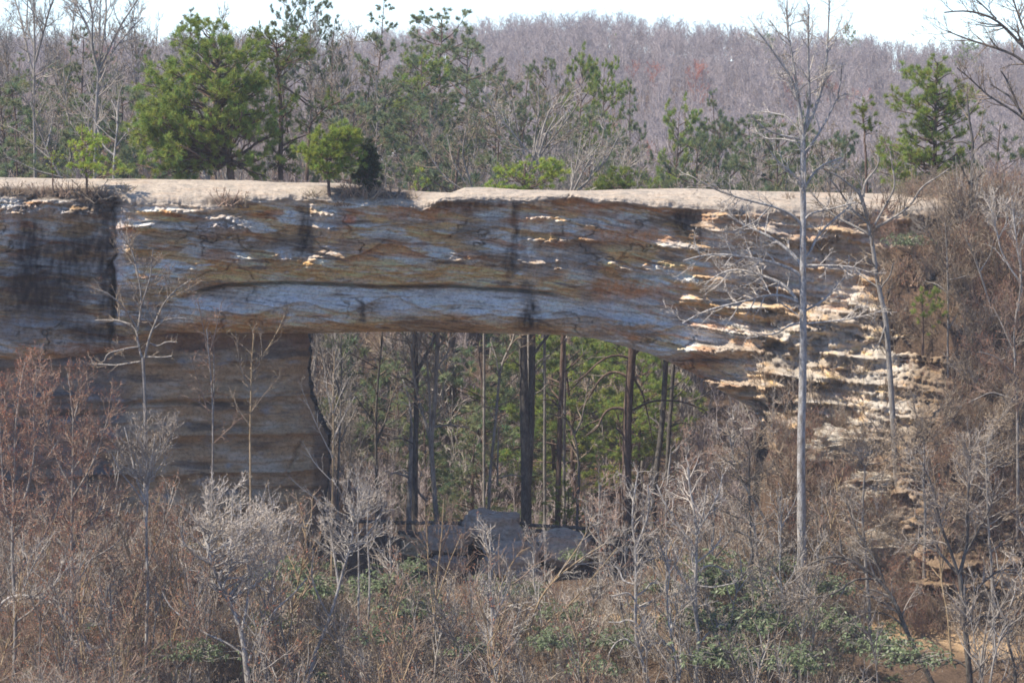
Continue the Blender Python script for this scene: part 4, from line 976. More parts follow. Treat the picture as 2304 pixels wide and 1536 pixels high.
# tall bare trees of the middle ridge at the left
TALL = dict(d1=1.3, d2=2.2, d3=3.5, buds=0.1, bud_size=0.07, w=0.015, trop=0.10, L1=4, L2=2)
traced_tree('bare_tree', 'tall bare tree forking into a wide V left of the big broad pine', 'bare tree', 70.0, [(212, 470), (214, 330), (216, 240), (222, 180), (222, 140)],
    [([(222, 165), (208, 120), (200, 60), (175, 20), (160, -30)], 7, 3, 2), ([(222, 160), (205, 100), (210, 40), (190, -40)], 6, 3, -2), ([(222, 150), (232, 90), (240, 30), (236, -40)], 6, 3, 1), ([(222, 160), (245, 110), (270, 60), (310, 0)], 7, 3, -1),
     ([(224, 175), (250, 120), (290, 70), (320, 40)], 5, 3, 2), ([(222, 150), (225, 80), (225, 0)], 5, 3, 0)], 56, 'bark_grey', 'twig_grey', 'bud_tan', (10, 7), TALL, trunk_from=.6)
traced_tree('bare_tree', 'slender bare tree at the upper left, left of the wide V tree', 'bare tree', 75.0, [(80, 470), (78, 300), (76, 200), (80, 100), (76, 40), (78, -60)],
    [([(78, 180), (62, 120), (50, 50), (30, -10)], 6, 3, 2), ([(80, 140), (95, 80), (112, 20), (130, -30)], 6, 3, -2), ([(78, 110), (60, 60), (62, 0)], 5, 3, 1)], 57, 'bark_grey', 'twig_grey', 'bud_tan', (9, 4), TALL, trunk_from=.5)
traced_tree('bare_tree', 'pale crooked young tree left of the big broad pine, behind the layered sapling', 'bare tree', 16.0, [(255, 410), (258, 340), (264, 290), (266, 215), (275, 190)],
    [([(264, 290), (262, 250), (250, 225)], 4, 2, 1), ([(260, 330), (285, 300), (300, 270)], 4, 2, 1), ([(258, 350), (230, 330), (222, 300), (205, 250), (180, 220)], 5, 2.5, 1)], 58, 'bark_pale', 'twig_pale', 'bud_tan', (7, 3), dict(FAN, d1=.9, w=.009), trunk_from=.4)
traced_tree('bare_tree', 'leaning bare tree at the far left behind the rock top', 'bare tree', 18.0, [(150, 420), (115, 360), (100, 320), (80, 270), (70, 230)],
    [([(115, 360), (80, 330), (50, 300), (20, 285)], 5, 2, 1), ([(105, 330), (115, 290), (120, 250)], 5, 2, 1), ([(140, 400), (80, 385), (30, 360), (10, 355)], 5, 2, -1)], 59, 'bark_grey', 'twig_grey', 'bud_tan', (7, 3), dict(FAN, d1=1.0), trunk_from=.3)

# ------------------------------------------------------------------ trees seen through the arch
UND = dict(d1=1.1, d2=2.2, d3=3.5, buds=0.12, bud_size=0.07, w=0.011, trop=0.03, L1=2.2, L2=1.2)
traced_tree('twin_trunk_tree', 'tall dark tree with twin trunks rising through the middle of the arch opening', 'tree', 14.0, [(1184, 1192), (1184, 1099), (1182, 1019), (1179, 899), (1176, 740), (1172, 640)],
    [([(1187, 1090), (1193, 1000), (1196, 930), (1198, 740), (1200, 640)], 18, 13, 0.3), ([(1198, 800), (1222, 768), (1240, 748), (1260, 700)], 7, 4, 1), ([(1178, 790), (1160, 772), (1140, 764)], 4, 2, -.5),
     ([(1204, 840), (1235, 800), (1270, 765)], 3, 2, 1)], 61, 'bark_dark', 'twig_grey', 'bud_tan', (26, 17), dict(UND, d1=.6), trunk_from=.5, wob=.04)
traced_tree('bare_tree', 'dark forked tree at the left side of the arch opening', 'bare tree', 13.0, [(933, 1185), (935, 1019), (937, 899), (936, 830), (933, 748), (930, 640)],
    [([(938, 838), (958, 800), (979, 764), (1000, 700)], 9, 6, 1), ([(938, 870), (912, 850), (890, 848)], 5, 2, -1), ([(935, 1000), (905, 985), (880, 988)], 4, 2, 1)], 62, 'bark_dark', 'twig_brown', 'bud_red', (14, 10), UND, trunk_from=.4, wob=.06)
traced_tree('bare_tree', 'mossy grey tree dividing into several stems right of the dark forked tree', 'bare tree', 11.0, [(984, 1185), (975, 1079), (968, 987), (976, 940), (979, 880), (985, 740), (990, 640)],
    [([(967, 987), (955, 945), (947, 919), (935, 871), (925, 800), (935, 740)], 8, 5, 1), ([(968, 1000), (968, 930), (966, 880), (960, 800)], 7, 4, -1), ([(982, 830), (1005, 800), (1016, 770), (1012, 740)], 5, 3, 1), ([(978, 960), (1010, 955), (1055, 962)], 5, 2, .6),
     ([(983, 790), (1000, 760), (1010, 740)], 4, 3, -1)], 63, 'bark_grey', 'twig_brown', 'bud_red', (13, 8), dict(UND, buds=.3), trunk_from=.35, wob=.06)
traced_tree('bare_tree', 'pale thick stump like trunk with broken pale limbs behind the dark forked tree', 'bare tree', 15.0, [(920, 1180), (922, 1100), (924, 1040), (926, 960)],
    [([(924, 1075), (890, 1062), (876, 1065)], 7, 2, -1), ([(924, 1070), (905, 1056), (892, 1060)], 5, 2, 1), ([(960, 1125), (940, 1105), (935, 1060)], 7, 3, -1), ([(926, 960), (922, 900), (905, 850)], 6, 2, 1)], 64, 'bark_pale', 'twig_pale', 'bud_tan', (15, 8), dict(UND, d1=.7), trunk_from=.6)
traced_tree('bare_tree', 'thin wavy tree between the mossy tree and the twin trunks', 'bare tree', 12.0, [(1100, 1165), (1103, 1059), (1112, 980), (1120, 900), (1124, 828), (1140, 790), (1158, 772), (1165, 700)],
    [([(1119, 1090), (1121, 1000), (1122, 960)], 5, 3, -1), ([(1124, 850), (1115, 800), (1105, 770)], 4, 2, 1), ([(1121, 1075), (1150, 1068), (1175, 1072)], 4, 2, -.5)], 65, 'bark_grey', 'twig_brown', 'bud_red', (8, 5), dict(UND, buds=.3), trunk_from=.4)
traced_tree('pine_tree', 'reddish pine trunk with curved dead limbs right of the twin trunks', 'pine tree', 17.0, [(1255, 1180), (1257, 1059), (1261, 939), (1265, 820), (1268, 740), (1270, 620)],
    [([(1261, 920), (1240, 898), (1215, 900)], 5, 2, -1), ([(1260, 900), (1235, 870), (1222, 862)], 5, 2, 1), ([(1265, 840), (1290, 820), (1320, 790)], 4, 2, 1)], 66, 'bark_pine', 'twig_grey', 'bud_tan', (14, 10), dict(UND, d1=.5), needle='needle', nopt=dict(NB_, d1=.5, nl=.28), trunk_from=.6)
traced_tree('pine_tree', 'stout pine with long twisted dead limbs at the right side of the opening', 'pine tree', 10.0, [(1411, 1190), (1410, 1059), (1411, 939), (1417, 860), (1423, 784), (1428, 640)],
    [([(1407, 921), (1390, 916), (1367, 919), (1352, 940), (1347, 963), (1320, 979)], 7, 3, -1), ([(1417, 850), (1399, 838), (1379, 832), (1360, 842), (1343, 860), (1323, 899), (1300, 925)], 6, 3, 1),
     ([(1420, 808), (1399, 798), (1367, 800), (1339, 820), (1312, 848), (1290, 860)], 6, 3, -1.2), ([(1423, 923), (1459, 903), (1487, 899), (1539, 903), (1586, 923)], 6, 3, 1), ([(1425, 800), (1435, 790), (1445, 780), (1452, 740)], 6, 3, 0),
     ([(1425, 850), (1445, 880), (1460, 940), (1468, 990)], 5, 2, 1), ([(1409, 985), (1395, 970), (1385, 962)], 7, 3, -.4)], 67, 'bark_pine', 'twig_grey', 'bud_tan', (23, 18), dict(UND, d1=.5), trunk_from=.6, wob=.08)
traced_tree('pine_tree', 'dark leaning pine trunk behind the right end of the opening', 'pine tree', 16.0, [(1470, 1120), (1477, 1055), (1487, 979), (1493, 899), (1497, 828), (1500, 700)],
    [([(1490, 960), (1465, 940), (1450, 930)], 5, 2, 1), ([(1495, 880), (1520, 868), (1540, 850)], 4, 2, 0)], 68, 'bark_dark', 'twig_grey', 'bud_tan', (15, 11), dict(UND, d1=.5), trunk_from=.5)
traced_tree('pine_tree', 'thinner dark trunk close on the right of the leaning pine trunk', 'pine tree', 18.0, [(1500, 1120), (1504, 1019), (1509, 939), (1517, 832), (1520, 700)],
    [([(1508, 960), (1530, 950), (1560, 955)], 5, 2, 1), ([(1510, 900), (1535, 880), (1555, 850)], 4, 2, 0)], 69, 'bark_dark', 'twig_grey', 'bud_tan', (11, 8), dict(UND, d1=.5), trunk_from=.5)
traced_tree('bare_tree', 'thin forked tree between the reddish pine trunk and the stout pine', 'bare tree', 9.0, [(1299, 1165), (1305, 1059), (1300, 1010), (1293, 975), (1280, 950), (1268, 930)],
    [([(1293, 975), (1308, 950), (1318, 900), (1325, 850)], 5, 2, 1), ([(1282, 950), (1262, 935), (1235, 930)], 4, 2, -1)], 70, 'bark_dark', 'twig_brown', 'bud_tan', (8, 4), UND, trunk_from=.4)
traced_tree('bare_tree', 'thin dark tree at the left of the opening beside the pier', 'bare tree', 16.0, [(850, 1175), (846, 1040), (845, 950), (850, 850), (858, 770), (862, 700)],
    [([(846, 1000), (870, 940), (885, 880), (900, 820)], 5, 2, 1), ([(845, 950), (820, 920), (800, 890)], 4, 2, -1)], 71, 'bark_dark', 'twig_brown', 'bud_red', (8, 4), dict(UND, buds=.3), trunk_from=.3)
traced_tree('bare_tree', 'thin dark stem in the opening a little right of the pier edge', 'bare tree', 14.0, [(760, 1140), (762, 1050), (766, 950), (770, 850), (768, 760)],
    [([(763, 1000), (780, 960), (800, 920)], 4, 2, 1), ([(768, 900), (758, 860), (748, 830)], 4, 2, -1)], 72, 'bark_grey', 'twig_grey', 'bud_tan', (6, 3), UND, trunk_from=.3)

rng = np.random.RandomState(5)
G1 = 'evergreens filling the view through the arch'
for (px, tp, Y, key, sx) in [(900, 830, 48, 'round0', 1.1), (1090, 780, 48, 'low0', 1.3), (1250, 720, 48, 'round0', 1.2),
                             (1310, 750, 40, 'round1', 1.2), (1300, 690, 58, 'yellow0', 1.5), (1400, 740, 46, 'round1', 1.2), (1440, 830, 40, 'flat0', 1.1), (1060, 980, 30, 'low0', 1.2),
                             (960, 900, 40, 'cone1', 1.1),  (1010, 790, 60, 'round0', 1.2), (1390, 930, 30, 'flat0', 1.1),
                             (1270, 1080, 15, 'yellow0', 1.2)]:
    where = 'left of' if px < 1120 else 'right of' if px > 1240 else 'behind'
    what = {'flat0': 'flat topped green pine', 'low0': 'bushy green pine', 'cone0': 'soft green hemlock', 'cone1': 'dark hemlock', 'round0': 'rounded dull pine', 'round1': 'round topped pine', 'yellow0': 'bright yellow green evergreen'}[key]
    far_ = 'far down the slope' if Y > 33 else 'close behind the opening' if Y < 24 else 'in the middle distance'
    plant_px(key, 'pine_tree', '%s %s the twin trunks, %s through the arch' % (what, where, far_), 'pine tree', px, tp, Y, rng.uniform(0, 6.3), G1, sx)
G2 = 'bare trees beyond the arch'
for i in range(64):
    px = rng.uniform(680, 1620); Y = rng.uniform(34, 115)
    if 1000 < px < 1450 and rng.uniform() < 0.3: continue
    k = ['grey0', 'grey1', 'grey2', 'grey3', 'brown0', 'tan0'][rng.randint(6)]
    x = (px - 1152) * mpp(Y)
    plant(k, 'bare_tree', '%s leafless tree %s the arch opening, %s' % ({'g': 'grey', 'b': 'brown budded', 't': 'pale'}[k[0]], 'in the left of' if px < 930 else 'in the middle of' if px < 1240 else 'in the right of', 'deep on the far slope' if Y > 60 else 'just beyond it'), 'bare tree', x, Y, rng.uniform(9, 15), rng.uniform(0, 6.3), G2, 0.9)
traced_tree('bare_tree', 'thin pink tan sapling with upswept twigs in front of the pier edge', 'sapling', -3.5, [(746, 1352), (746, 1218), (748, 1099), (750, 979), (748, 899), (752, 790)],
    [([(748, 1027), (716, 963), (692, 907), (680, 875)], 2.6, 1.2, -1), ([(744, 1080), (708, 1043), (684, 999)], 2.6, 1.2, .6), ([(748, 995), (771, 939), (799, 891)], 2.8, 1.2, .5), ([(740, 1150), (716, 1125), (664, 1087), (648, 1067)], 2.8, 1.2, -.6), ([(750, 930), (765, 890), (785, 850)], 2, 1, .5), ([(749, 930), (735, 880), (728, 850)], 2, 1, -.5)],
    73, 'bark_tan', 'twig_pale', 'bud_red', (6, 2), dict(d1=2.0, d2=3, d3=3, a1=.6, trop=.12, w=.006, L1=1.0, L2=.5, buds=.15, bud_size=.04), trunk_from=.45)
# ------------------------------------------------------------------ foreground trees
BIG = dict(d1=1.8, d2=3.2, d3=6, w=0.0108, trop=0.07, L1=2.0, L2=1.1, L3=.55, buds=.22, bud_size=.06, wig=.16)
traced_tree('bare_tree', 'tall pale barked tree crossing the whole right side of the view, limbs drooping left', 'bare tree', -13.0,
    [(1805, 1345), (1804, 1200), (1802, 1000), (1808, 800), (1806, 600), (1808, 440), (1807, 300)],
    [([(1803, 305), (1799, 240), (1793, 197), (1784, 133), (1769, 60), (1771, -5)], 9, 3, .6), ([(1809, 300), (1823, 233), (1819, 167), (1818, 83), (1820, 10)], 8, 3, -.6), ([(1810, 295), (1835, 245), (1856, 180), (1862, 100), (1866, 0)], 9, 3, 1),
     ([(1808, 305), (1799, 227), (1783, 173), (1749, 133), (1723, 90), (1706, 73)], 7, 3, -1), ([(1806, 300), (1790, 285), (1769, 260), (1709, 250)], 5, 2.5, 1), ([(1800, 313), (1749, 303), (1716, 287), (1690, 260)], 6, 3, -1),
     ([(1802, 322), (1756, 312), (1723, 314), (1696, 293)], 5, 3, .8), ([(1812, 345), (1843, 300), (1869, 253), (1886, 213), (1913, 210)], 6, 2.5, .6), ([(1884, 220), (1892, 180), (1895, 140)], 4, 2.5, 0), ([(1808, 425), (1786, 393), (1749, 363), (1733, 340)], 7, 3, -.8),
     ([(1808, 510), (1783, 480), (1736, 463), (1669, 448), (1603, 425), (1569, 403)], 7, 3, -1.5), ([(1806, 600), (1776, 563), (1723, 527), (1676, 507), (1636, 483)], 10, 4, 1.0), ([(1806, 625), (1799, 610), (1749, 593), (1696, 580), (1636, 572), (1583, 572), (1536, 587)], 9, 3.2, -1.4),
     ([(1806, 705), (1799, 687), (1783, 653), (1749, 630), (1703, 617), (1669, 603), (1629, 607), (1586, 640)], 10, 3.2, 1.4), ([(1796, 680), (1783, 667), (1736, 660), (1696, 672), (1636, 687), (1586, 697), (1536, 727)], 7, 3.2, -.8),
     ([(1806, 725), (1769, 733), (1749, 752), (1716, 753), (1679, 762)], 6, 3, .8), ([(1806, 597), (1869, 597), (1919, 600), (1956, 613)], 6, 3, -1), ([(1808, 700), (1853, 677), (1893, 630), (1919, 613)], 6, 3, 1), ([(1806, 728), (1869, 723), (1936, 713), (1983, 700)], 5, 3, -.8),
     ([(1808, 580), (1822, 573), (1836, 533), (1869, 500), (1913, 463)], 6, 3, .9), ([(1806, 500), (1820, 480), (1870, 470), (1925, 455)], 6, 3, -.9), ([(1808, 430), (1822, 400), (1850, 370), (1895, 355)], 6, 3, .8), ([(1755, 632), (1748, 650), (1748, 675), (1790, 705)], 4, 3.2, -.5),
     ([(1736, 462), (1700, 500), (1650, 520)], 4, 3.1, .4)],
    81, 'bark_pale', 'twig_pale', 'bud_tan', (23, 12), BIG, trunk_from=.82, wob=.04)
traced_tree('bare_tree', 'crooked grey and brown tree right of the tall pale barked tree', 'bare tree', -7.0,
    [(2030, 1250), (2012, 1000), (2003, 843), (1996, 767), (1996, 717), (1973, 640), (1966, 560), (1953, 500), (1943, 443), (1930, 425)],
    [([(1943, 450), (1925, 425), (1900, 407), (1875, 385), (1853, 393), (1848, 330)], 6, 3, -.8), ([(1943, 443), (1945, 410), (1973, 380), (1981, 350), (1965, 345)], 6, 3, .8), ([(1972, 512), (2023, 483), (2056, 457), (2069, 420), (2109, 400), (2135, 380)], 7, 3, -1),
     ([(1968, 505), (1999, 450), (2016, 420), (2009, 383), (2003, 340)], 6, 3, 1), ([(1960, 530), (1925, 510), (1883, 490), (1843, 457), (1823, 427)], 7, 3, 1), ([(1950, 500), (1915, 470), (1890, 430), (1865, 400)], 6, 3, -1),
     ([(1974, 645), (1945, 625), (1925, 605)], 4, 3, 1), ([(1980, 650), (2003, 620), (2010, 590)], 4, 3, -1), ([(1996, 720), (1980, 770), (1965, 790)], 4, 3, -.5)],
    82, 'bark_grey', 'twig_brown', 'bud_tan', (17, 8), dict(BIG, d1=1.5), trunk_from=.6, wob=.05)
traced_tree('bare_tree', 'dark rough tree at the lower right forking at half height, roots below the frame', 'bare tree', -26.0,
    [(2184, 1560), (2173, 1441), (2169, 1384), (2163, 1324), (2159, 1291)],
    [([(2157, 1295), (2173, 1244), (2179, 1191), (2176, 1124), (2183, 1057), (2185, 980)], 9, 3, .6), ([(2156, 1290), (2139, 1237), (2116, 1181), (2109, 1141), (2099, 1091), (2076, 1041)], 8, 3, -.8), ([(2158, 1292), (2149, 1284), (2116, 1244), (2083, 1224), (2036, 1214)], 8, 3, .8),
     ([(2172, 1246), (2203, 1191), (2229, 1144), (2240, 1090)], 6, 3, -.8), ([(2170, 1365), (2203, 1317), (2249, 1281), (2286, 1281)], 7, 3, 1), ([(2180, 1517), (2229, 1481), (2269, 1467)], 6, 3, -.6), ([(2176, 1501), (2149, 1481), (2103, 1484), (2053, 1514)], 6, 3, .6),
     ([(2168, 1400), (2210, 1385), (2260, 1390)], 4, 3, .8), ([(2116, 1244), (2095, 1190), (2060, 1160)], 4, 3, .4)],
    83, 'bark_dark', 'twig_grey', 'bud_tan', (17, 11), dict(BIG, d1=2.4, d2=4.0, buds=.35), trunk_from=.4)
traced_tree('bare_tree', 'dark trunk leaning up to the left from the lower right corner', 'bare tree', -24.0,
    [(2110, 1560), (2069, 1474), (2036, 1407), (2016, 1344), (1979, 1301), (1936, 1267), (1893, 1244), (1856, 1251), (1819, 1271)],
    [([(1983, 1304), (1919, 1297), (1883, 1337), (1803, 1347), (1733, 1357)], 6, 3, -.8), ([(2016, 1350), (1990, 1360), (1960, 1340), (1915, 1310)], 5, 3, 1), ([(1893, 1244), (1890, 1220), (1888, 1195)], 5, 3.1, 0), ([(2036, 1410), (2000, 1380), (1950, 1375), (1880, 1420)], 5, 3, .5),
     ([(1990, 1310), (1970, 1260), (1930, 1200), (1905, 1130)], 5, 3, .7)],
    84, 'bark_dark', 'twig_grey', 'bud_tan', (15, 4), dict(BIG, d1=1.8, buds=.35), trunk_from=.3)
traced_tree('bare_tree', 'knotty white barked tree with curling side limbs, lower middle right', 'bare tree', -24.0,
    [(1466, 1560), (1445, 1484), (1431, 1444), (1430, 1391), (1431, 1324), (1433, 1257), (1431, 1231)],
    [([(1431, 1235), (1421, 1174), (1425, 1124), (1436, 1060)], 5, 3, .5), ([(1432, 1232), (1455, 1174), (1461, 1141), (1458, 1090)], 5, 3, -.5), ([(1430, 1350), (1415, 1332), (1401, 1334), (1375, 1341)], 5, 3, -.5), ([(1431, 1315), (1401, 1307), (1395, 1284), (1380, 1270)], 5, 3, .5),
     ([(1432, 1340), (1450, 1330), (1465, 1310), (1480, 1312)], 5, 3, .5), ([(1430, 1455), (1408, 1434), (1385, 1444), (1370, 1470)], 5, 3, -.5), ([(1431, 1400), (1412, 1392), (1395, 1400), (1370, 1398)], 5, 3, .4), ([(1432, 1360), (1452, 1365), (1468, 1350)], 4, 3, -.4),
     ([(1431, 1280), (1445, 1265), (1475, 1255)], 4, 3, .4), ([(1440, 1470), (1460, 1450), (1490, 1445)], 4, 3, .4)],
    85, 'bark_pale', 'twig_pale', 'bud_tan', (10, 6), dict(BIG, d1=2.2, wig=.22), trunk_from=.2)
traced_tree('bare_tree', 'tall white barked tree with several upswept stems right of the knotty one', 'bare tree', -22.0,
    [(1563, 1560), (1573, 1441), (1565, 1380), (1563, 1324), (1566, 1241), (1569, 1191), (1562, 1150), (1553, 1117), (1546, 1051)],
    [([(1569, 1195), (1599, 1147), (1619, 1107), (1626, 1067)], 5, 3, .6), ([(1573, 1425), (1553, 1330), (1536, 1301), (1515, 1266)], 7, 3, -.8), ([(1568, 1264), (1600, 1240), (1629, 1204)], 4, 3, .6), ([(1570, 1317), (1603, 1321), (1653, 1311)], 4, 3, -.6),
     ([(1567, 1240), (1546, 1210), (1515, 1162), (1495, 1130), (1479, 1090)], 6, 3, .6), ([(1573, 1450), (1595, 1420), (1630, 1400), (1655, 1415)], 5, 3, .5), ([(1568, 1200), (1583, 1150), (1590, 1090)], 4, 3, -.5), ([(1566, 1290), (1590, 1270), (1620, 1275), (1645, 1290)], 4, 3, .5)],
    86, 'bark_pale', 'twig_pale', 'bud_tan', (11, 5), dict(BIG, d1=2.0, wig=.18), trunk_from=.3)
traced_tree('bare_tree', 'spreading bare tree with red buds in front of the left pier, trunk forking low', 'bare tree', -5.0,
    [(330, 1330), (328, 1200), (326, 1100), (328, 950), (325, 870), (322, 805)],
    [([(322, 810), (312, 777), (307, 743), (293, 730)], 7, 3.2, .6), ([(326, 805), (335, 760), (347, 733), (367, 683), (393, 653), (430, 630)], 6, 3, -.8), ([(309, 745), (313, 733), (320, 667), (307, 600), (293, 550), (273, 517)], 5, 3, .6), ([(326, 802), (367, 803), (387, 800)], 4, 3, -.6),
     ([(315, 780), (287, 783), (240, 795), (235, 812)], 5, 3, -.8), ([(295, 730), (260, 720), (213, 722)], 5, 3, .6), ([(340, 745), (370, 720), (400, 715), (435, 720)], 4, 3, .8), ([(335, 770), (355, 780), (375, 768), (400, 770)], 4, 3, -.6), ([(318, 690), (340, 620), (345, 560)], 4, 3, -.4),
     ([(310, 740), (280, 690), (245, 660), (215, 650)], 4, 3, -.9), ([(322, 812), (260, 822), (205, 818)], 4, 3, .8)],
    87, 'bark_grey', 'twig_brown', 'bud_red', (11, 8), dict(BIG, d1=2.0, d2=3.2, buds=.3, bud_size=.05, trop=.12), trunk_from=.9)
traced_tree('sapling', 'slim upright sapling with green buds in front of the right half of the pier', 'sapling', -5.5,
    [(567, 1330), (565, 1200), (563, 1000), (565, 900), (567, 800), (572, 750)],
    [([(563, 830), (600, 787), (627, 740), (640, 710)], 3.4, 2, .6), ([(565, 880), (540, 830), (535, 780), (530, 745)], 3, 1.5, -.6), ([(564, 930), (600, 880), (630, 850)], 3, 1.5, -.4), ([(564, 960), (535, 920), (515, 870)], 3, 1.5, .4), ([(566, 850), (590, 800), (585, 750)], 3, 1.5, .4)],
    88, 'bark_tan', 'twig_brown', 'bud_green', (6, 3), dict(BIG, d1=2.2, d2=2.4, d3=3, buds=.3, bud_size=.06, w=.0105, trop=.15, L1=1.2, L2=.6), trunk_from=.45)
traced_tree('sapling', 'twin stemmed sapling with red tassels left of the green budded sapling', 'sapling', -4.5,
    [(480, 1330), (478, 1150), (480, 1000), (478, 880), (470, 800), (465, 740)],
    [([(480, 960), (482, 850), (481, 780)], 4, 2, .5), ([(468, 790), (455, 720), (445, 670)], 3, 1.5, .3), ([(470, 800), (490, 730), (500, 680)], 3, 1.5, -.3), ([(480, 930), (445, 900), (415, 890)], 3, 1.5, .3), ([(478, 1000), (520, 960), (555, 930)], 3, 1.5, -.5), ([(470, 930), (445, 850), (430, 800)], 3, 1.5, -.5)],
    89, 'bark_grey', 'twig_red', 'bud_red', (6, 3), dict(BIG, d1=2.4, d2=3, d3=3, buds=.5, bud_size=.06, w=.0095, L1=1, L2=.5, trop=-.02), trunk_from=.5)
RND = dict(d1=3.0, d2=4.6, d3=6.5, w=.0108, trop=.2, trop3=.25, L1=1.6, L2=1.1, L3=.7, l1=(.5, .9), l2=(.5, .9), buds=.35, bud_size=.055, a1=.6)
DM = dict(d1=2.2, d2=4.0, d3=5.5, w=.0135, trop=.16, trop3=.22, L1=1.3, L2=.9, L3=.6, l1=(.3, .55), buds=.3, bud_size=.055, a1=.6, t0=.35)
outline_tree('bare_tree', 'pale slender tree with a brush like crown in front of the pier, left of centre', 'bare tree', -20.0,
    [(331, 1560), (328, 1423), (331, 1327), (326, 1255), (321, 1183), (326, 1126), (325, 1085)],
    [(240, 1000), (255, 950), (300, 925), (350, 930), (400, 960), (412, 1010), (385, 1055), (335, 1085), (280, 1070)], 90, nl=44, kind='bare', bark_m='bark_pale', leaf_m='twig_grey', w=(9, 5), drop=60, depthk=.8, opt=DM,
    extra=[([(326, 1126), (307, 1078), (292, 1006), (280, 960)], 6, 2.5, .5), ([(327, 1122), (334, 1090), (340, 1040), (350, 975)], 6, 2.5, -.5), ([(326, 1135), (300, 1095), (270, 1062), (252, 1020)], 5, 2, -.5)])
outline_tree('bare_tree', 'broad round crowned pale tree at the lower left, the widest twiggy dome', 'bare tree', -25.0,
    [(562, 1560), (551, 1471), (541, 1413), (522, 1365), (498, 1322), (479, 1274), (466, 1222), (474, 1174)],
    [(392, 1180), (410, 1120), (450, 1080), (510, 1065), (580, 1072), (632, 1115), (660, 1180), (652, 1250), (600, 1300), (520, 1320), (440, 1310), (392, 1250)], 91, nl=80, kind='bare', bark_m='bark_pale', leaf_m='twig_pale', w=(15, 6), drop=80, depthk=.75, opt=DM,
    extra=[([(544, 1418), (558, 1351), (561, 1289), (575, 1241), (604, 1222), (625, 1160)], 7, 3, .8), ([(559, 1490), (585, 1418), (623, 1365), (661, 1337), (690, 1300)], 7, 3, -.8), ([(551, 1476), (517, 1447), (455, 1423), (422, 1394), (383, 1370), (365, 1330)], 7, 3, .8),
     ([(479, 1270), (440, 1250), (415, 1225), (405, 1190)], 5, 3, -.8), ([(562, 1290), (545, 1200), (540, 1120)], 5, 3, 1), ([(500, 1325), (525, 1260), (520, 1170), (525, 1100)], 5, 3, .9)])
outline_tree('bare_tree', 'pale many stemmed tree left of the arch opening, bending right as it rises', 'bare tree', -23.0,
    [(690, 1560), (709, 1471), (743, 1399), (762, 1327), (785, 1250), (800, 1170)],
    [(695, 1160), (730, 1100), (790, 1058), (850, 1070), (885, 1120), (875, 1190), (820, 1245), (740, 1250), (700, 1215)], 92, nl=60, kind='bare', bark_m='bark_pale', leaf_m='twig_pale', w=(9, 4), drop=70, depthk=.8, opt=DM,
    extra=[([(763, 1325), (755, 1270), (745, 1200), (735, 1150)], 6, 3, .6), ([(787, 1240), (830, 1200), (870, 1130)], 5, 2.5, .6), ([(745, 1395), (720, 1350), (700, 1300), (705, 1240)], 5, 2.5, -.6)])
for (name, lab, pts, w_, sd) in [
    ('sapling', 'straight white pole like sapling, left of the two in front of the opening', [(806, 1560), (806, 1400), (807, 1250), (804, 1150), (806, 1070)], (6, 2.5), 93),
    ('sapling', 'straight white pole like sapling, right of the two in front of the opening', [(828, 1560), (828, 1430), (832, 1300), (826, 1200), (832, 1090)], (6, 2.5), 94),
    ('sapling', 'straight slender sapling in front of the boulder heap with a pale lower stem', [(1226, 1340), (1227, 1260), (1225, 1200)], (4, 2), 95)]:
    traced_tree(name, lab, 'sapling', -18.0 if sd < 95 else -6.0, pts, [], sd, 'bark_pale', 'twig_pale', 'bud_tan', w_, dict(RND, d1=1.6, d2=2.5, d3=2.5, w=.0095), trunk_from=.55)
traced_tree('sapling', 'reddish brown forking sapling before the left side of the boulder heap', 'sapling', -20.0,
    [(970, 1560), (975, 1480), (977, 1400), (984, 1300), (995, 1200), (1000, 1120)],
    [([(978, 1395), (965, 1300), (962, 1200), (955, 1130)], 4, 2, .4), ([(980, 1360), (1010, 1270), (1040, 1200)], 4, 2, -.4), ([(976, 1420), (950, 1380), (930, 1340)], 3, 1.5, .4), ([(990, 1250), (1015, 1180), (1020, 1130)], 3, 1.5, .3), ([(984, 1290), (940, 1230), (905, 1205)], 3, 1.5, -.4)],
    96, 'bark_tan', 'twig_red', 'bud_red', (7, 2.5), dict(RND, d1=1.5, d2=2, d3=2.4, w=.0095, buds=.15, trop=.12), trunk_from=.4)
traced_tree('sapling', 'V forked thin sapling standing before the lichen patched boulder', 'sapling', -17.0,
    [(1124, 1560), (1124, 1440), (1125, 1330), (1124, 1310)],
    [([(1124, 1320), (1105, 1270), (1090, 1230), (1085, 1190)], 3.5, 1.5, .3), ([(1125, 1320), (1150, 1270), (1170, 1240), (1195, 1230)], 3.5, 1.5, -.3), ([(1125, 1300), (1120, 1240), (1123, 1200)], 3, 1.5, .3), ([(1125, 1330), (1175, 1300), (1230, 1240)], 3, 1.5, .3), ([(1124, 1400), (1100, 1360), (1080, 1330)], 3, 1.5, .3)],
    97, 'bark_tan', 'twig_red', 'bud_red', (5, 3), dict(RND, d1=1.3, d2=1.8, d3=2.4, w=.0095, buds=.12, trop=.1), trunk_from=.7)
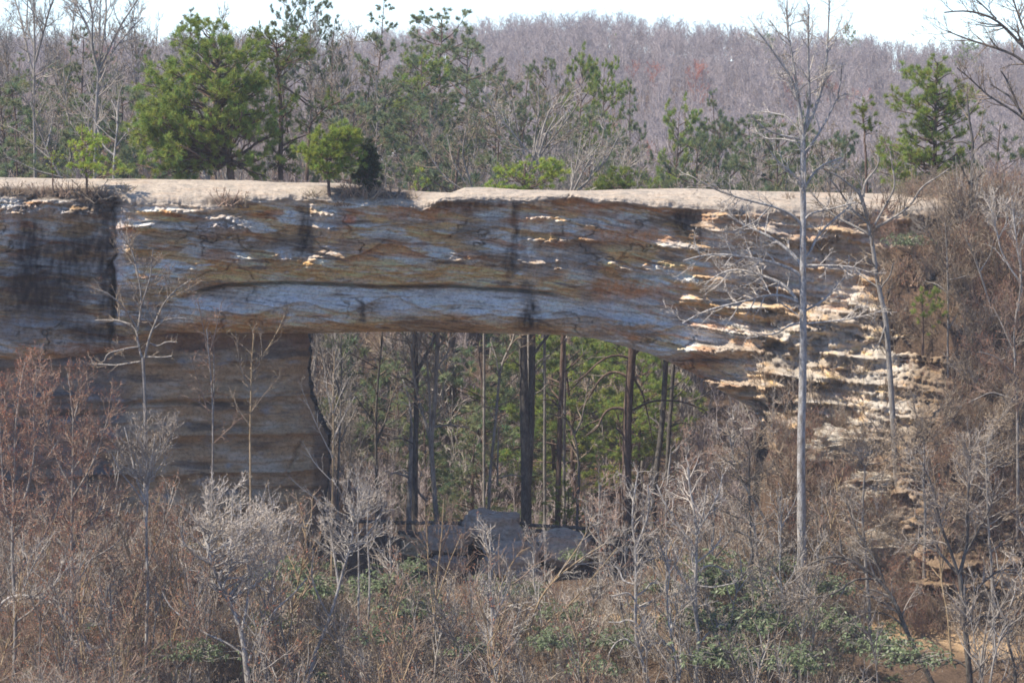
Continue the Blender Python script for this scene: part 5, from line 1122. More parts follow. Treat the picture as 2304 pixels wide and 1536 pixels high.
traced_tree('sapling', 'golden tan sapling leaning right with long straight diagonal stems at lower middle', 'sapling', -19.0,
    [(1190, 1560), (1183, 1471), (1195, 1400), (1215, 1345), (1240, 1312), (1290, 1268), (1340, 1235), (1365, 1220)],
    [([(1240, 1312), (1280, 1262), (1320, 1200), (1335, 1160)], 4, 2, .6), ([(1225, 1420), (1290, 1350), (1340, 1290), (1390, 1230)], 4, 2, -.6), ([(1205, 1370), (1160, 1350), (1120, 1368)], 4, 2, .5), ([(1185, 1450), (1240, 1390), (1310, 1340), (1380, 1310)], 4, 2, .8), ([(1290, 1270), (1350, 1262), (1400, 1280)], 3, 1.5, .4)],
    98, 'bark_tan', 'twig_pale', 'bud_tan', (7, 3), dict(RND, d1=1.7, d2=2.2, w=.0095, buds=.1, trop=.02), trunk_from=.35)
# red budding maples of the lower left
RED = dict(d1=3.0, d2=4.0, d3=5.0, w=.0125, l1=(.45, .8), l2=(.45, .8), trop=.14, trop3=.2, L1=1.6, L2=.9, L3=.45, buds=.85, bud_size=.06)
traced_tree('bare_tree', 'red budding tree at the left edge, its tip the highest of the red ones', 'bare tree', -24.0,
    [(30, 1560), (34, 1400), (25, 1250), (28, 1100), (32, 960), (40, 880), (55, 815)],
    [([(28, 1200), (10, 1130), (5, 1050), (0, 950)], 6, 2.5, .6), ([(27, 1180), (60, 1120), (80, 1020), (75, 900), (85, 830)], 6, 2.5, -.6), ([(30, 1300), (80, 1240), (130, 1150), (150, 1080)], 6, 2.5, .8), ([(30, 1050), (15, 980), (10, 880)], 4, 2, .6), ([(33, 1400), (80, 1370), (130, 1290), (160, 1210)], 5, 2.5, -.8), ([(28, 1100), (60, 1060), (100, 1040), (130, 990)], 4, 2, .3)],
    101, 'bark_grey', 'twig_red', 'bud_red', (11, 3), RED, trunk_from=.3)
traced_tree('bare_tree', 'red budding tree with two thin spires second from the left edge', 'bare tree', -21.0,
    [(160, 1560), (165, 1430), (160, 1290), (162, 1150), (165, 1000), (165, 920)],
    [([(165, 940), (158, 880), (153, 840)], 4, 2, .2), ([(165, 950), (180, 890), (184, 838)], 4, 2, -.3), ([(162, 1100), (130, 1040), (110, 970), (98, 880)], 5, 2.5, .7), ([(162, 1120), (200, 1060), (225, 1000), (245, 930)], 5, 2.5, -.7), ([(160, 1250), (110, 1190), (80, 1120)], 5, 2.5, .8), ([(161, 1230), (215, 1170), (250, 1090)], 5, 2.5, .8), ([(160, 1300), (200, 1260), (255, 1230), (290, 1190)], 5, 2.5, -.5),
     ([(162, 1060), (190, 1020), (205, 960)], 4, 2, -.2)],
    102, 'bark_grey', 'twig_red', 'bud_red', (10, 4), dict(RED, buds=.6), trunk_from=.4)
traced_tree('bare_tree', 'dense twiggy tree with a dark forked bole behind the red budding trees', 'bare tree', -16.0,
    [(140, 1480), (142, 1380), (150, 1300), (165, 1240), (175, 1190)],
    [([(172, 1195), (195, 1120), (200, 1050), (190, 980)], 6, 3, .6), ([(165, 1240), (210, 1230), (245, 1245), (275, 1290)], 5, 3, -.6), ([(170, 1200), (130, 1150), (110, 1080)], 6, 3, -.6), ([(165, 1230), (110, 1215), (75, 1225), (50, 1260)], 5, 3, .6), ([(175, 1190), (230, 1150), (280, 1110)], 5, 3, .8), ([(160, 1260), (120, 1290), (70, 1290)], 4, 3, .4)],
    103, 'bark_dark', 'twig_red', 'bud_red', (12, 8), dict(RED, buds=.25), trunk_from=.5)
traced_tree('bare_tree', 'pale arching trunk bowed over to the right at the lower left', 'bare tree', -27.0,
    [(-30, 1560), (-20, 1400), (5, 1340), (50, 1334), (100, 1345), (150, 1370), (190, 1420), (210, 1480)],
    [([(100, 1345), (130, 1300), (170, 1260)], 4, 3, .5), ([(50, 1334), (70, 1280), (100, 1230)], 4, 3, -.5), ([(160, 1380), (200, 1360), (240, 1370)], 4, 3, .5)], 104, 'bark_pale', 'twig_pale', 'bud_tan', (9, 4), dict(RED, buds=.1), trunk_from=.3)
# overhanging limbs at the top right: the tree itself stands just outside the frame
traced_tree('bare_tree', 'bare tree at the right edge reaching dark arching limbs against the sky', 'bare tree', -14.0,
    [(2400, 1300), (2398, 900), (2390, 600), (2380, 400), (2372, 250), (2355, 150), (2330, 60)],
    [([(2352, 150), (2304, 108), (2269, 67), (2243, 43), (2203, 27), (2163, 23), (2125, 28)], 9, 3, -.8), ([(2370, 230), (2330, 170), (2304, 133), (2269, 117), (2223, 103), (2169, 87), (2129, 70)], 9, 3, .8), ([(2380, 370), (2330, 300), (2304, 262), (2253, 233), (2219, 217), (2189, 180), (2153, 153)], 8, 3, -.6),
     ([(2304, 262), (2290, 240), (2273, 217), (2229, 190)], 6, 3, .4), ([(2292, 245), (2279, 207), (2262, 172), (2253, 160)], 6, 3.2, .2), ([(2355, 150), (2300, 60), (2280, 0), (2270, -40)], 7, 3, .8), ([(2350, 140), (2320, 60), (2310, -20)], 7, 3, -.4), ([(2243, 43), (2200, 0), (2160, -20)], 4, 3, .3)],
    105, 'bark_dark', 'twig_brown', 'bud_tan', (18, 7), dict(BIG, d1=1.6, trop=.1), trunk_from=.85)
# pale stems on the right shoulder
for (lab, pts, lb, sd, bm, tm) in [
    ('pale sapling curving up to the left on the right shoulder', [(2300, 640), (2270, 600), (2250, 560), (2240, 510), (2225, 460)], [([(2262, 590), (2240, 560), (2225, 550)], 3.5, 1.5, .3), ([(2245, 540), (2265, 500), (2262, 460)], 3.5, 1.5, .3)], 111, 'bark_pale', 'twig_pale'),
    ('pale upright sapling beside the right frame edge, below the crooked trunk', [(2296, 600), (2288, 560), (2282, 500), (2276, 450)], [([(2285, 540), (2270, 500), (2262, 470)], 3, 1.5, .3)], 112, 'bark_pale', 'twig_pale'),
    ('grey bent sapling leaning left over the green cedar', [(2220, 780), (2230, 690), (2200, 600), (2185, 560), (2170, 530)], [([(2225, 700), (2200, 680), (2170, 675)], 3.5, 1.5, .3), ([(2205, 610), (2230, 570), (2235, 540)], 3.5, 1.5, .3)], 113, 'bark_grey', 'twig_brown'),
    ('straight thin grey tree between the crooked tree and the right edge', [(2134, 1000), (2133, 800), (2132, 650), (2130, 560), (2126, 500)], [([(2133, 660), (2110, 640), (2080, 632)], 3.5, 1.5, .3), ([(2133, 630), (2160, 625), (2180, 618)], 3.5, 1.5, -.3), ([(2133, 740), (2160, 700), (2190, 680)], 3.5, 1.5, .3)], 114, 'bark_grey', 'twig_brown'),
    ('reddish twiggy tree spreading at the right edge at half height', [(2290, 1050), (2290, 900), (2280, 760), (2290, 680)], [([(2285, 800), (2250, 720), (2235, 690)], 4, 2, .5), ([(2290, 850), (2240, 800), (2200, 790)], 4, 2, -.5), ([(2288, 900), (2230, 880), (2180, 905)], 4, 2, .5), ([(2290, 700), (2300, 620), (2296, 560)], 4, 2, -.3)], 115, 'bark_grey', 'twig_red')]:
    traced_tree('sapling', lab, 'sapling', -4.0 if sd < 115 else -12.0, pts, lb, sd, bm, tm, 'bud_tan' if sd < 115 else 'bud_red', (6, 3) if sd < 115 else (8, 4), dict(RND, d1=2.2, d2=3, w=.0105, trop=.1, buds=.35), trunk_from=.4)

# budded crowns filling the lower right
BR = dict(d1=2.4, d2=3.6, d3=5.0, w=.013, trop=.1, L1=1.5, L2=.9, L3=.5, buds=.6, bud_size=.06)
for (lab, Y, tr, poly, nl, sd, bm, tm) in [
    ('dense tan budded tree before the pale ledges, right of the tall pale trunk', -17, [(1960, 1450), (1950, 1300), (1945, 1150), (1950, 1050)], [(1850, 1020), (1900, 960), (1960, 930), (2030, 940), (2060, 1020), (2070, 1130), (2040, 1230), (1960, 1260), (1880, 1220), (1840, 1120)], 34, 121, 'bark_grey', 'twig_brown'),
    ('dense grey brown twiggy tree at the right edge above the dark forked tree', -19, [(2240, 1500), (2235, 1300), (2225, 1150), (2220, 1000)], [(2100, 980), (2150, 880), (2210, 850), (2290, 870), (2340, 950), (2340, 1150), (2290, 1240), (2200, 1250), (2130, 1180), (2090, 1080)], 40, 122, 'bark_grey', 'twig_brown'),
    ('brown budded thicket tree just left of the tall pale trunk under the arch end', -11, [(1700, 1400), (1695, 1250), (1690, 1100), (1690, 1010)], [(1590, 1000), (1620, 930), (1680, 900), (1740, 930), (1780, 1010), (1780, 1140), (1740, 1210), (1640, 1220), (1590, 1140)], 34, 123, 'bark_dark', 'twig_brown'),
    ('pinkish feathery tree left of the knotty white barked one, before the stout pine', -12, [(1500, 1420), (1498, 1250), (1500, 1120), (1510, 1020)], [(1440, 1090), (1480, 1010), (1520, 950), (1580, 960), (1620, 1020), (1600, 1120), (1560, 1200), (1480, 1240), (1430, 1190)], 30, 124, 'bark_grey', 'twig_red'),
    ('yellow budded slender tree under the end of the arch', -9, [(1760, 1380), (1740, 1200), (1660, 1060), (1640, 950)], [(1560, 980), (1600, 920), (1670, 905), (1720, 950), (1700, 1020), (1630, 1040), (1570, 1030)], 18, 125, 'bark_grey', 'twig_pale'),
    ('low brown bushy tree below the crooked grey and brown tree', -13, [(2080, 1300), (2080, 1150), (2080, 1000)], [(1990, 980), (2030, 890), (2080, 850), (2140, 880), (2160, 980), (2130, 1080), (2040, 1100), (1985, 1060)], 30, 126, 'bark_grey', 'twig_brown'),
    ('grey thicket tree between the two white barked trees and the tall pale trunk', -18, [(1730, 1540), (1725, 1400), (1710, 1280), (1700, 1180)], [(1620, 1200), (1660, 1120), (1720, 1090), (1780, 1120), (1800, 1220), (1770, 1300), (1680, 1330), (1620, 1290)], 26, 127, 'bark_grey', 'twig_grey'),
    ('fine pinkish tree at the foot of the stout pine, in front of the rail', -10, [(1350, 1420), (1352, 1300), (1350, 1180), (1348, 1090)], [(1290, 1120), (1310, 1050), (1350, 1020), (1400, 1050), (1415, 1130), (1390, 1210), (1320, 1230), (1285, 1180)], 22, 128, 'bark_grey', 'twig_red'),
    ('brown tangle tree at the very lower right corner', -28, [(2290, 1580), (2285, 1500), (2270, 1420)], [(2200, 1440), (2230, 1370), (2290, 1340), (2350, 1400), (2350, 1520), (2240, 1530)], 22, 129, 'bark_dark', 'twig_brown'),
    ('grey brown tree filling the gap between the pale dome and the brush crowned tree', -15, [(420, 1560), (418, 1400), (410, 1280), (405, 1180)], [(350, 1220), (370, 1150), (410, 1110), (460, 1140), (470, 1240), (450, 1330), (380, 1340), (345, 1290)], 28, 130, 'bark_grey', 'twig_grey'),
    ('reddish brown thicket tree low between the red budding trees and the pale dome', -22, [(260, 1580), (258, 1480), (250, 1380), (248, 1300)], [(170, 1340), (200, 1260), (260, 1230), (320, 1260), (345, 1350), (320, 1450), (220, 1470), (170, 1420)], 32, 131, 'bark_grey', 'twig_red'),
    ('low pale budded tree just right of the pale many stemmed tree', -14, [(885, 1480), (884, 1380), (880, 1280), (878, 1210)], [(830, 1210), (850, 1150), (890, 1130), (930, 1170), (940, 1250), (910, 1310), (850, 1310), (825, 1270)], 22, 132, 'bark_pale', 'twig_grey')]:
    outline_tree('bare_tree', lab[:200], 'bare tree', Y, tr, poly, sd, nl=int(nl * 1.0), kind='bare', bark_m=bm, leaf_m=tm, bud_m='bud_tan' if tm != 'twig_red' else 'bud_red', w=(9, 4), drop=50, depthk=.8, opt=dict(BR, buds=.75 if tm == 'twig_brown' else .35))
outline_tree('cedar_bush', 'small soft green cedar on the brushy right shoulder', 'cedar', -4.5, [(2075, 800), (2080, 740), (2082, 690)],
    [(2030, 680), (2060, 655), (2110, 650), (2140, 680), (2130, 730), (2080, 760), (2040, 745), (2050, 715)], 141, nl=26, leaf_m='needle', w=(6, 2), drop=18, opt=dict(NB_, d1=3, nl=.2, nw=.022, L1=.7), depthk=.8)

# ------------------------------------------------------------------ middle ridge woods behind the bridge
rng = np.random.RandomState(77)
def zone(px):
    return ('far left above the cliff block' if px < 280 else 'above the left half of the bridge' if px < 800 else 'above the middle of the bridge' if px < 1300 else
            'above the right half of the bridge' if px < 1800 else 'behind the right end of the bridge')
MP = [  # key, px, top py, Y, sx, colour word
    ('cone0', 830, -5, 140, .85, 'tall ragged dark green conifer against the sky, its tip the highest in the middle woods'),
    ('round0', 975, 38, 150, 1.15, 'soft green conifer with a rounded tip standing against the sky at the ridge line'),
    ('round0', 1050, 105, 140, 1.0, 'broad dull green conifer below and right of the rounded tip conifer'),
    ('round1', 960, 130, 130, 1.0, 'dense green conifer in the clump under the rounded tip conifer'),
    ('cone1', 1000, 165, 120, 1.2, 'darker conifer low in the green clump above the dip in the bridge'),
    ('cone0', 800, 150, 120, 1.2, 'pale green feathery conifer right of the tall darker pine'),
    ('round0', 860, 190, 120, 1.2, 'wide soft green conifer above the white blossom shrub'),
    ('cone1', 745, 40, 110, .7, 'dark bluish conifer behind the top of the darker pine'), ('round0', 700, 5, 120, .7, 'dark conifer cut by the top of the frame left of centre'),
    ('round0', 630, -10, 140, .7, 'soft dark conifer behind the big broad pine, cut by the top of the frame'),
    ('round1', 1292, 135, 140, .62, 'green round topped pine standing clear of the woods right of mid bridge'), ('round0', 1225, 150, 150, .6, 'thin brownish green pine left of the round topped pine'),
    ('flat0', 1355, 175, 145, .6, 'flat topped small green pine right of the round topped pine'), ('cone0', 1417, 180, 125, .6, 'narrow green conifer alone between two gaps of the far hill'),
    ('round1', 1515, 250, 110, .65, 'green pine low above the bridge, left of the next small pair'), ('cone0', 1635, 205, 120, .6, 'slim green conifer in front of the far purple hill'),
    ('round0', 1680, 280, 115, .8, 'dull green pine just right of the slim conifer'), ('round0', 1600, 285, 110, .8, 'dull green pine just left of and below the slim conifer'), ('cone0', 1815, 210, 125, .45, 'conifer half hidden behind the upper stems of the tall pale barked tree'),
    ('cone0', 1155, 150, 140, .9, 'olive conifer above the bright yellow green pine top'), ('low0', 1010, 330, 60, 1.0, 'low green conifer just behind the bridge top dip'), ('round0', 1760, 280, 105, 1.0, 'dull green pine behind the trunk fork of the tall pale barked tree'),
    ('cone0', 170, 60, 100, 1.1, 'soft dark conifer at the upper left beside the wide V tree'), ('cone0', 100, 200, 80, 1.3, 'soft green conifer low at the left, behind the slender bare tree'), ('round0', 40, 190, 85, 1.4, 'dull green conifer at the left frame edge'),
    ('round0', 270, 220, 80, 1.2, 'soft green conifer behind the left edge of the big broad pine'), ('cone0', 420, 20, 120, 1.0, 'dull conifer tip behind the crown of the big broad pine'), ('cone1', 1900, 300, 100, .9, 'dark small pine behind the limbs of the crooked tree'),
    ('low0', 2240, 280, 45, 1.0, 'green pine beyond the crooked bare trunk at the right edge'), ('round1', 2180, 95, 930, 1.2, 'dark pine standing high on the far ridge at the right'), ('round1', 1906, 58, 985, .8, 'lone dark pine above the far ridge line'), ('round1', 1722, 78, 950, .9, 'dark pine on the far ridge behind the pale barked tree top'),
    ('round1', 1397, 68, 940, .8, 'single green pine high on the far purple hill')]
for (k, px, tp, Y, sx) in [('cone0', 20, 120, 110, .9), ('round0', 130, 150, 105, 1.0), ('cone0', 60, 290, 70, 1.1), ('round0', 190, 300, 75, 1.0), ('round0', 245, 130, 130, .9), ('cone0', 345, 90, 135, .8), ('cone0', 655, 110, 120, .9), ('round0', 770, 240, 90, 1.1),
                        ('cone0', 905, 95, 150, .9), ('round0', 920, 260, 90, 1.0), ('round0', 1110, 190, 120, .9), ('cone0', 1080, 250, 90, .9), ('round0', 1330, 260, 100, .8), ('cone0', 1450, 290, 95, .8), ('round0', 1560, 320, 95, .8), ('cone0', 1740, 300, 110, .7), ('round0', 1850, 320, 90, .8), ('round0', 995, 215, 105, 1.1)]:
    MP.append((k, px, tp, Y, sx, ('feathery' if k == 'cone0' else 'rounded') + ' soft green conifer ' + ('high ' if tp < 160 else 'low ') + zone(px)))
for i, (k, px, tp, Y, sx, lab) in enumerate(MP):
    plant_px(k, 'pine_tree', lab, 'conifer', px, tp, Y, rng.uniform(0, 6.3), 'conifers of the middle woods ' + zone(px) if i >= len(MP) - 18 else None, sx, hmax=28)
# leafless trees, counted one by one, spread over the middle ridge
n = 0
LAB = {'grey': 'grey leafless tree %s', 'brown': 'brown budded leafless tree %s', 'tan': 'pale leafless tree %s'}
tops = curve([(-200, -20), (0, -10), (300, 5), (600, 20), (760, 60), (900, 150), (1000, 235), (1100, 235), (1200, 245), (1350, 265), (1500, 310), (1700, 320), (1900, 330), (2100, 330), (2304, 290), (2500, 280)])
for i in range(190):
    px = rng.uniform(-220, 2520); Y = 45 + 110 * rng.uniform() ** 0.8
    key = ['grey0', 'grey1', 'grey2', 'grey3', 'brown0', 'brown1', 'tan0'][rng.randint(7)]
    tp = float(tops(px)) + rng.exponential(55) + (115 - Y) * 0.9
    word = key[:-1]
    plant_px(key, 'bare_tree', ('tall ' if tp < tops(px) + 40 else 'low ' if tp > tops(px) + 130 else '') + LAB[word] % (('just behind the rock ' if Y < 75 else 'deep in the woods ' if Y > 115 else '') + zone(px)), 'bare tree', px, tp, Y, rng.uniform(0, 6.3), 'leafless trees of the middle ridge ' + zone(px), 0.85, hmax=19)

# ------------------------------------------------------------------ stuff scattered by geometry nodes
def stuff_proto(name, accs_mats):
    obs = []
    for i, (ac, mats) in enumerate(accs_mats):
        me = ac.mesh(name, mats, smooth=False); obs.append(bpy.data.objects.new(name + '_kind_%d' % i, me))
    c = bpy.data.collections.new(name)
    for o in obs: c.objects.link(o)
    return c
def scatter(name, label, cat, pts, idx, scl, rot, coll, kind='stuff'):
    me = bpy.data.meshes.new(name); me.vertices.add(len(pts)); me.vertices.foreach_set('co', np.asarray(pts, np.float32).ravel())
    for nm, typ, arr in (('kidx', 'INT', idx), ('kscl', 'FLOAT_VECTOR', scl), ('krot', 'FLOAT_VECTOR', rot)):
        at = me.attributes.new(nm, typ, 'POINT')
        at.data.foreach_set('value' if typ == 'INT' else 'vector', np.asarray(arr, np.int32 if typ == 'INT' else np.float32).ravel())
    o = link(name, me); tag(o, label, cat, None, kind)
    g = bpy.data.node_groups.new(name, 'GeometryNodeTree')
    g.interface.new_socket('Geometry', in_out='INPUT', socket_type='NodeSocketGeometry'); g.interface.new_socket('Geometry', in_out='OUTPUT', socket_type='NodeSocketGeometry')
    gi = g.nodes.new('NodeGroupInput'); go = g.nodes.new('NodeGroupOutput')
    ip = g.nodes.new('GeometryNodeInstanceOnPoints'); ci = g.nodes.new('GeometryNodeCollectionInfo')
    ci.inputs['Collection'].default_value = coll; ci.inputs['Separate Children'].default_value = True; ci.inputs['Reset Children'].default_value = True
    ip.inputs['Pick Instance'].default_value = True
    def at(nm, typ):
        a_ = g.nodes.new('GeometryNodeInputNamedAttribute'); a_.data_type = typ; a_.inputs[0].default_value = nm; return a_.outputs[0]
    L_ = g.links.new
    L_(gi.outputs[0], ip.inputs['Points']); L_(ci.outputs[0], ip.inputs['Instance'])
    L_(at('kidx', 'INT'), ip.inputs['Instance Index'])
    er = g.nodes.new('FunctionNodeEulerToRotation'); L_(at('krot', 'FLOAT_VECTOR'), er.inputs[0]); L_(er.outputs[0], ip.inputs['Rotation'])
    L_(at('kscl', 'FLOAT_VECTOR'), ip.inputs['Scale']); L_(ip.outputs[0], go.inputs[0])
    md = o.modifiers.new('scatter', 'NODES'); md.node_group = g
    return o

# far hill trees: bole, limbs and fine budded twigs, light enough to repeat thousands of times
def far_tree(seed, H=13.0, red=0):
    rng = np.random.RandomState(seed)
    tr, rr = grow(rng, np.zeros((1, 3)), np.array([[0, 0, 1.0]]), np.array([H * .8]), np.array([.17]), 6, .05, .1, .3)
    a = Acc(); tubes(a, tr, rr, 4, 1)
    rr = rr * .42
    p1, r1 = spawn(rng, tr, rr, 26 / H, .65, (.3, .5), .6, 4, .1, .10, t0=.22, fall=.4, minr=.035, maxn=26)
    tubes(a, p1, r1, 3, 0)
    p2, r2 = spawn(rng, p1, r1, 2.2, .6, (.4, .7), .6, 2, .12, .12, minr=.028, Lmax=2.4)
    tubes(a, p2, r2, 3, 0)
    p3, r3 = spawn(rng, p2, r2, 5.5, .6, (.5, .9), .6, 1, .12, .12, minr=.02, Lmax=1.4)
    i = len(p3); d = p3[:, -1] - p3[:, 0]
    spikes(a, p3[:, 0], unit(d), np.linalg.norm(d, axis=1), .05, 0, np.ones((i, 3)) * rng.uniform(.8, 1.2, (i, 1)), rng)
    return a
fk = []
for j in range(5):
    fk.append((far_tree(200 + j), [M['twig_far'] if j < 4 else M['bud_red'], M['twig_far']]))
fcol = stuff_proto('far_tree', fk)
rng = np.random.RandomState(9)
pts, idx, scl, rot = [], [], [], []
n = 8500
fy = 300 + 760 * rng.uniform(size=n) ** 0.8
fx = rng.uniform(-1, 1, n) * (fy + 250) * 0.15
fz = ground_z(fx, fy) - .4
s = rng.uniform(.55, 1.0, n)
kid = rng.choice([0, 1, 2, 3], n)
u_, v_ = to_px(fx, fy, fz)
redm = (noise(fx / 45., fy / 60., 3.0) > 0.42) & (rng.uniform(size=n) < .12)
kid[redm] = 4
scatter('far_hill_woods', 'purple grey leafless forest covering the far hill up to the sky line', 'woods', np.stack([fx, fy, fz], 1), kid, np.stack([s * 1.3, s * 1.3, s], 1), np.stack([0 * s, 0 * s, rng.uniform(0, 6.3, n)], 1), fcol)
# undergrowth of the middle ridge
n = 1500
my = 30 + 165 * rng.uniform(size=n); mx_ = rng.uniform(-1, 1, n) * (my + 250) * .15
mz = ground_z(mx_, my) - .3; s = rng.uniform(.3, .62, n)
scatter('ridge_undergrowth', 'leafless thicket filling the ground between the trees behind the bridge', 'undergrowth', np.stack([mx_, my, mz], 1), rng.choice([0, 1, 2, 3], n), np.stack([s, s, s], 1), np.stack([0 * s, 0 * s, rng.uniform(0, 6.3, n)], 1), fcol)

# twiggy brush of the near slope
def brush(seed, H=2.6, stems=9, buds=.4, lean=.45, dead=0):
    rng = np.random.RandomState(seed)
    d = unit(np.stack([rng.normal(size=stems) * lean, rng.normal(size=stems) * lean, np.ones(stems)], 1))
    p, r = grow(rng, rng.normal(size=(stems, 3)) * np.array([.2, .2, 0]), d, H * rng.uniform(.6, 1.1, stems), np.full(stems, .028), 6, .1, .06)
    a = Acc(); tubes(a, p, r, 4, 0)
    p1, r1 = spawn(rng, p, r, 3.4, .6, (.3, .6), .6, 3, .14, .1, minr=.012, t0=.15)
    tubes(a, p1, r1, 3, 0)
    p2, r2 = spawn(rng, p1, r1, 4.5, .6, (.4, .7), .6, 2, .14, .12, minr=.010)
    tubes(a, p2, r2, 3, 0)
    e = np.concatenate([p2[:, -1], p2[:, 1]]); dr = np.concatenate([p2[:, -1] - p2[:, -2], p2[:, 1] - p2[:, 0]])
    k = rng.uniform(size=len(e)) < buds
    leaves(a, e[k], unit(dr[k] + 0.8 * rng.normal(size=dr[k].shape)), .055 * rng.uniform(.6, 1.5, k.sum()), .035, 1, np.ones((k.sum(), 3)) * rng.uniform(.7, 1.3, (k.sum(), 1)), rng)
    return a
bk_ = [(brush(300, buds=.5), [M['twig_brown'], M['bud_tan']]), (brush(301, 3.2), [M['twig_grey'], M['bud_tan']]), (brush(302, 2.2, 12), [M['twig_red'], M['bud_red']]), (brush(303, 3.0, 8, .3), [M['twig_pale'], M['bud_tan']]),
       (brush(304, 1.6, 14, .9), [M['twig_brown'], M['dead_leaf']]), (brush(305, 3.4, 8, .9), [M['twig_red'], M['bud_red']])]
bcol = stuff_proto('brush', bk_)
n = 1250
by = -34 + 36 * rng.uniform(size=n); bx = rng.uniform(-38, 38, n)
bz = ground_z(bx, by) - .1
u_, v_ = to_px(bx, by, bz)
s = rng.uniform(.6, 1.5, n)
# keep the opening under the arch and the sandy trail fairly clear
keep = ~((by > 0) & (np.abs(bx) < 12)); inn = (by > -6) & (np.abs(bx) < 11); s = np.where(inn, np.minimum(s, .55), s)
tr1 = np.exp(-(((u_ - 2050) / 200) ** 2 + ((v_ - 1462) / 60) ** 2)) > .4; tr2 = np.exp(-(((u_ - 1430) / 120) ** 2 + ((v_ - 1425) / 40) ** 2)) > .4
keep &= ~((rng.uniform(size=n) < .8) & tr1); tr3 = (by < -11) & (u_ > 1880) & (u_ < 2290); keep &= ~(tr3 & (rng.uniform(size=n) < .3)); s = np.where(tr1 | tr2 | tr3, np.minimum(s, .5), s)
keep &= ~((rng.uniform(size=n) < .75) & tr2)
kid = rng.choice([0, 1, 2, 3, 4], n, p=[.27, .24, .2, .17, .12])
left = (bx < -17) & (rng.uniform(size=n) < .45); kid[left] = rng.choice([2, 5, 1], left.sum())
right = (bx > 16) & (rng.uniform(size=n) < .5); kid[right] = rng.choice([0, 4], right.sum())
scatter('brush', 'tangled leafless brush covering the slope below the bridge', 'brush', np.stack([bx, by, bz], 1)[keep], kid[keep], np.stack([s, s, s], 1)[keep], np.stack([rng.normal(size=n) * .15, rng.normal(size=n) * .15, rng.uniform(0, 6.3, n)], 1)[keep], bcol)
# brush on the steep right shoulder and in front of the right ledges
n = 2300
sx_ = rng.uniform(12, 40, n); sy_ = rng.uniform(-16, 9, n); sz_ = ground_z(sx_, sy_) - .1
u_, v_ = to_px(sx_, sy_, sz_)
k = (u_ > 1985) | ((v_ > 960) & (rng.uniform(size=n) < .8))
sz_, sx_, sy_ = sz_[k], sx_[k], sy_[k]; s = rng.uniform(.4, .85, k.sum())
scatter('shoulder_brush', 'brown and reddish brush clothing the steep shoulder right of the ledges', 'brush', np.stack([sx_, sy_, sz_], 1), rng.choice([0, 2, 4, 1, 5], k.sum(), p=[.3, .25, .25, .1, .1]), np.stack([s, s, s], 1), np.stack([rng.normal(size=k.sum()) * .3 - .25, 0 * s, rng.uniform(0, 6.3, k.sum())], 1), bcol)
# slender young trees standing up through the brush of the near slope
for key_, sd_, bm_, tm_, bd_, bu_ in (('young0', 601, 'bark_pale', 'twig_pale', 'bud_tan', .3), ('young1', 602, 'bark_grey', 'twig_grey', 'bud_tan', .3), ('young2', 603, 'bark_grey', 'twig_red', 'bud_red', .55), ('young3', 604, 'bark_grey', 'twig_brown', 'bud_tan', .6), ('young4', 605, 'bark_tan', 'twig_red', 'bud_red', .25)):
    bare_proto_thing(key_, sd_, bm_, tm_, bd_, H=6.5, nl=20, spread=.55, up=.5, fork=sd_ % 2 == 0, w=.05, opt=dict(d1=2.2, d2=3.4, d3=5, w=.0105, trop=.1, trop3=.15, L1=1.5, L2=.9, L3=.5, buds=bu_, bud_size=.06))
rng = np.random.RandomState(33)
YW = {'young0': 'pale', 'young1': 'grey', 'young2': 'red budded', 'young3': 'tan budded', 'young4': 'pinkish'}
def yzone(px):
    return ('below the cliff block' if px < 380 else 'before the pier' if px < 720 else 'before the arch opening' if px < 1350 else 'left of the tall pale trunk' if px < 1800 else 'below the right ledges')
for i in range(205):
    px = rng.uniform(-60, 2370); Y = rng.uniform(-33, -5); tp = {True: rng.uniform(930, 1330), False: rng.uniform(1080, 1380)}[px < 420 or px > 1480]
    if 690 < px < 1400: tp = rng.uniform(1190, 1420)
    if 1860 < px < 2290 and Y < -12 and rng.uniform() < .6: continue
    pr_ = [.12, .32, .10, .36, .1] if px > 420 else [.08, .32, .28, .16, .16]
    key_ = 'young%d' % rng.choice(5, p=pr_)
    plant_px(key_, 'young_tree', ('tall ' if tp < 1150 else 'low ' if tp > 1280 else '') + YW[key_] + ' young tree ' + ('nearest the camera ' if Y < -24 else 'close under the rock ' if Y > -14 else '') + yzone(px), 'young tree', px, tp, Y, rng.uniform(0, 6.3), 'young trees ' + yzone(px), rng.uniform(.8, 1.3), hmax=10)

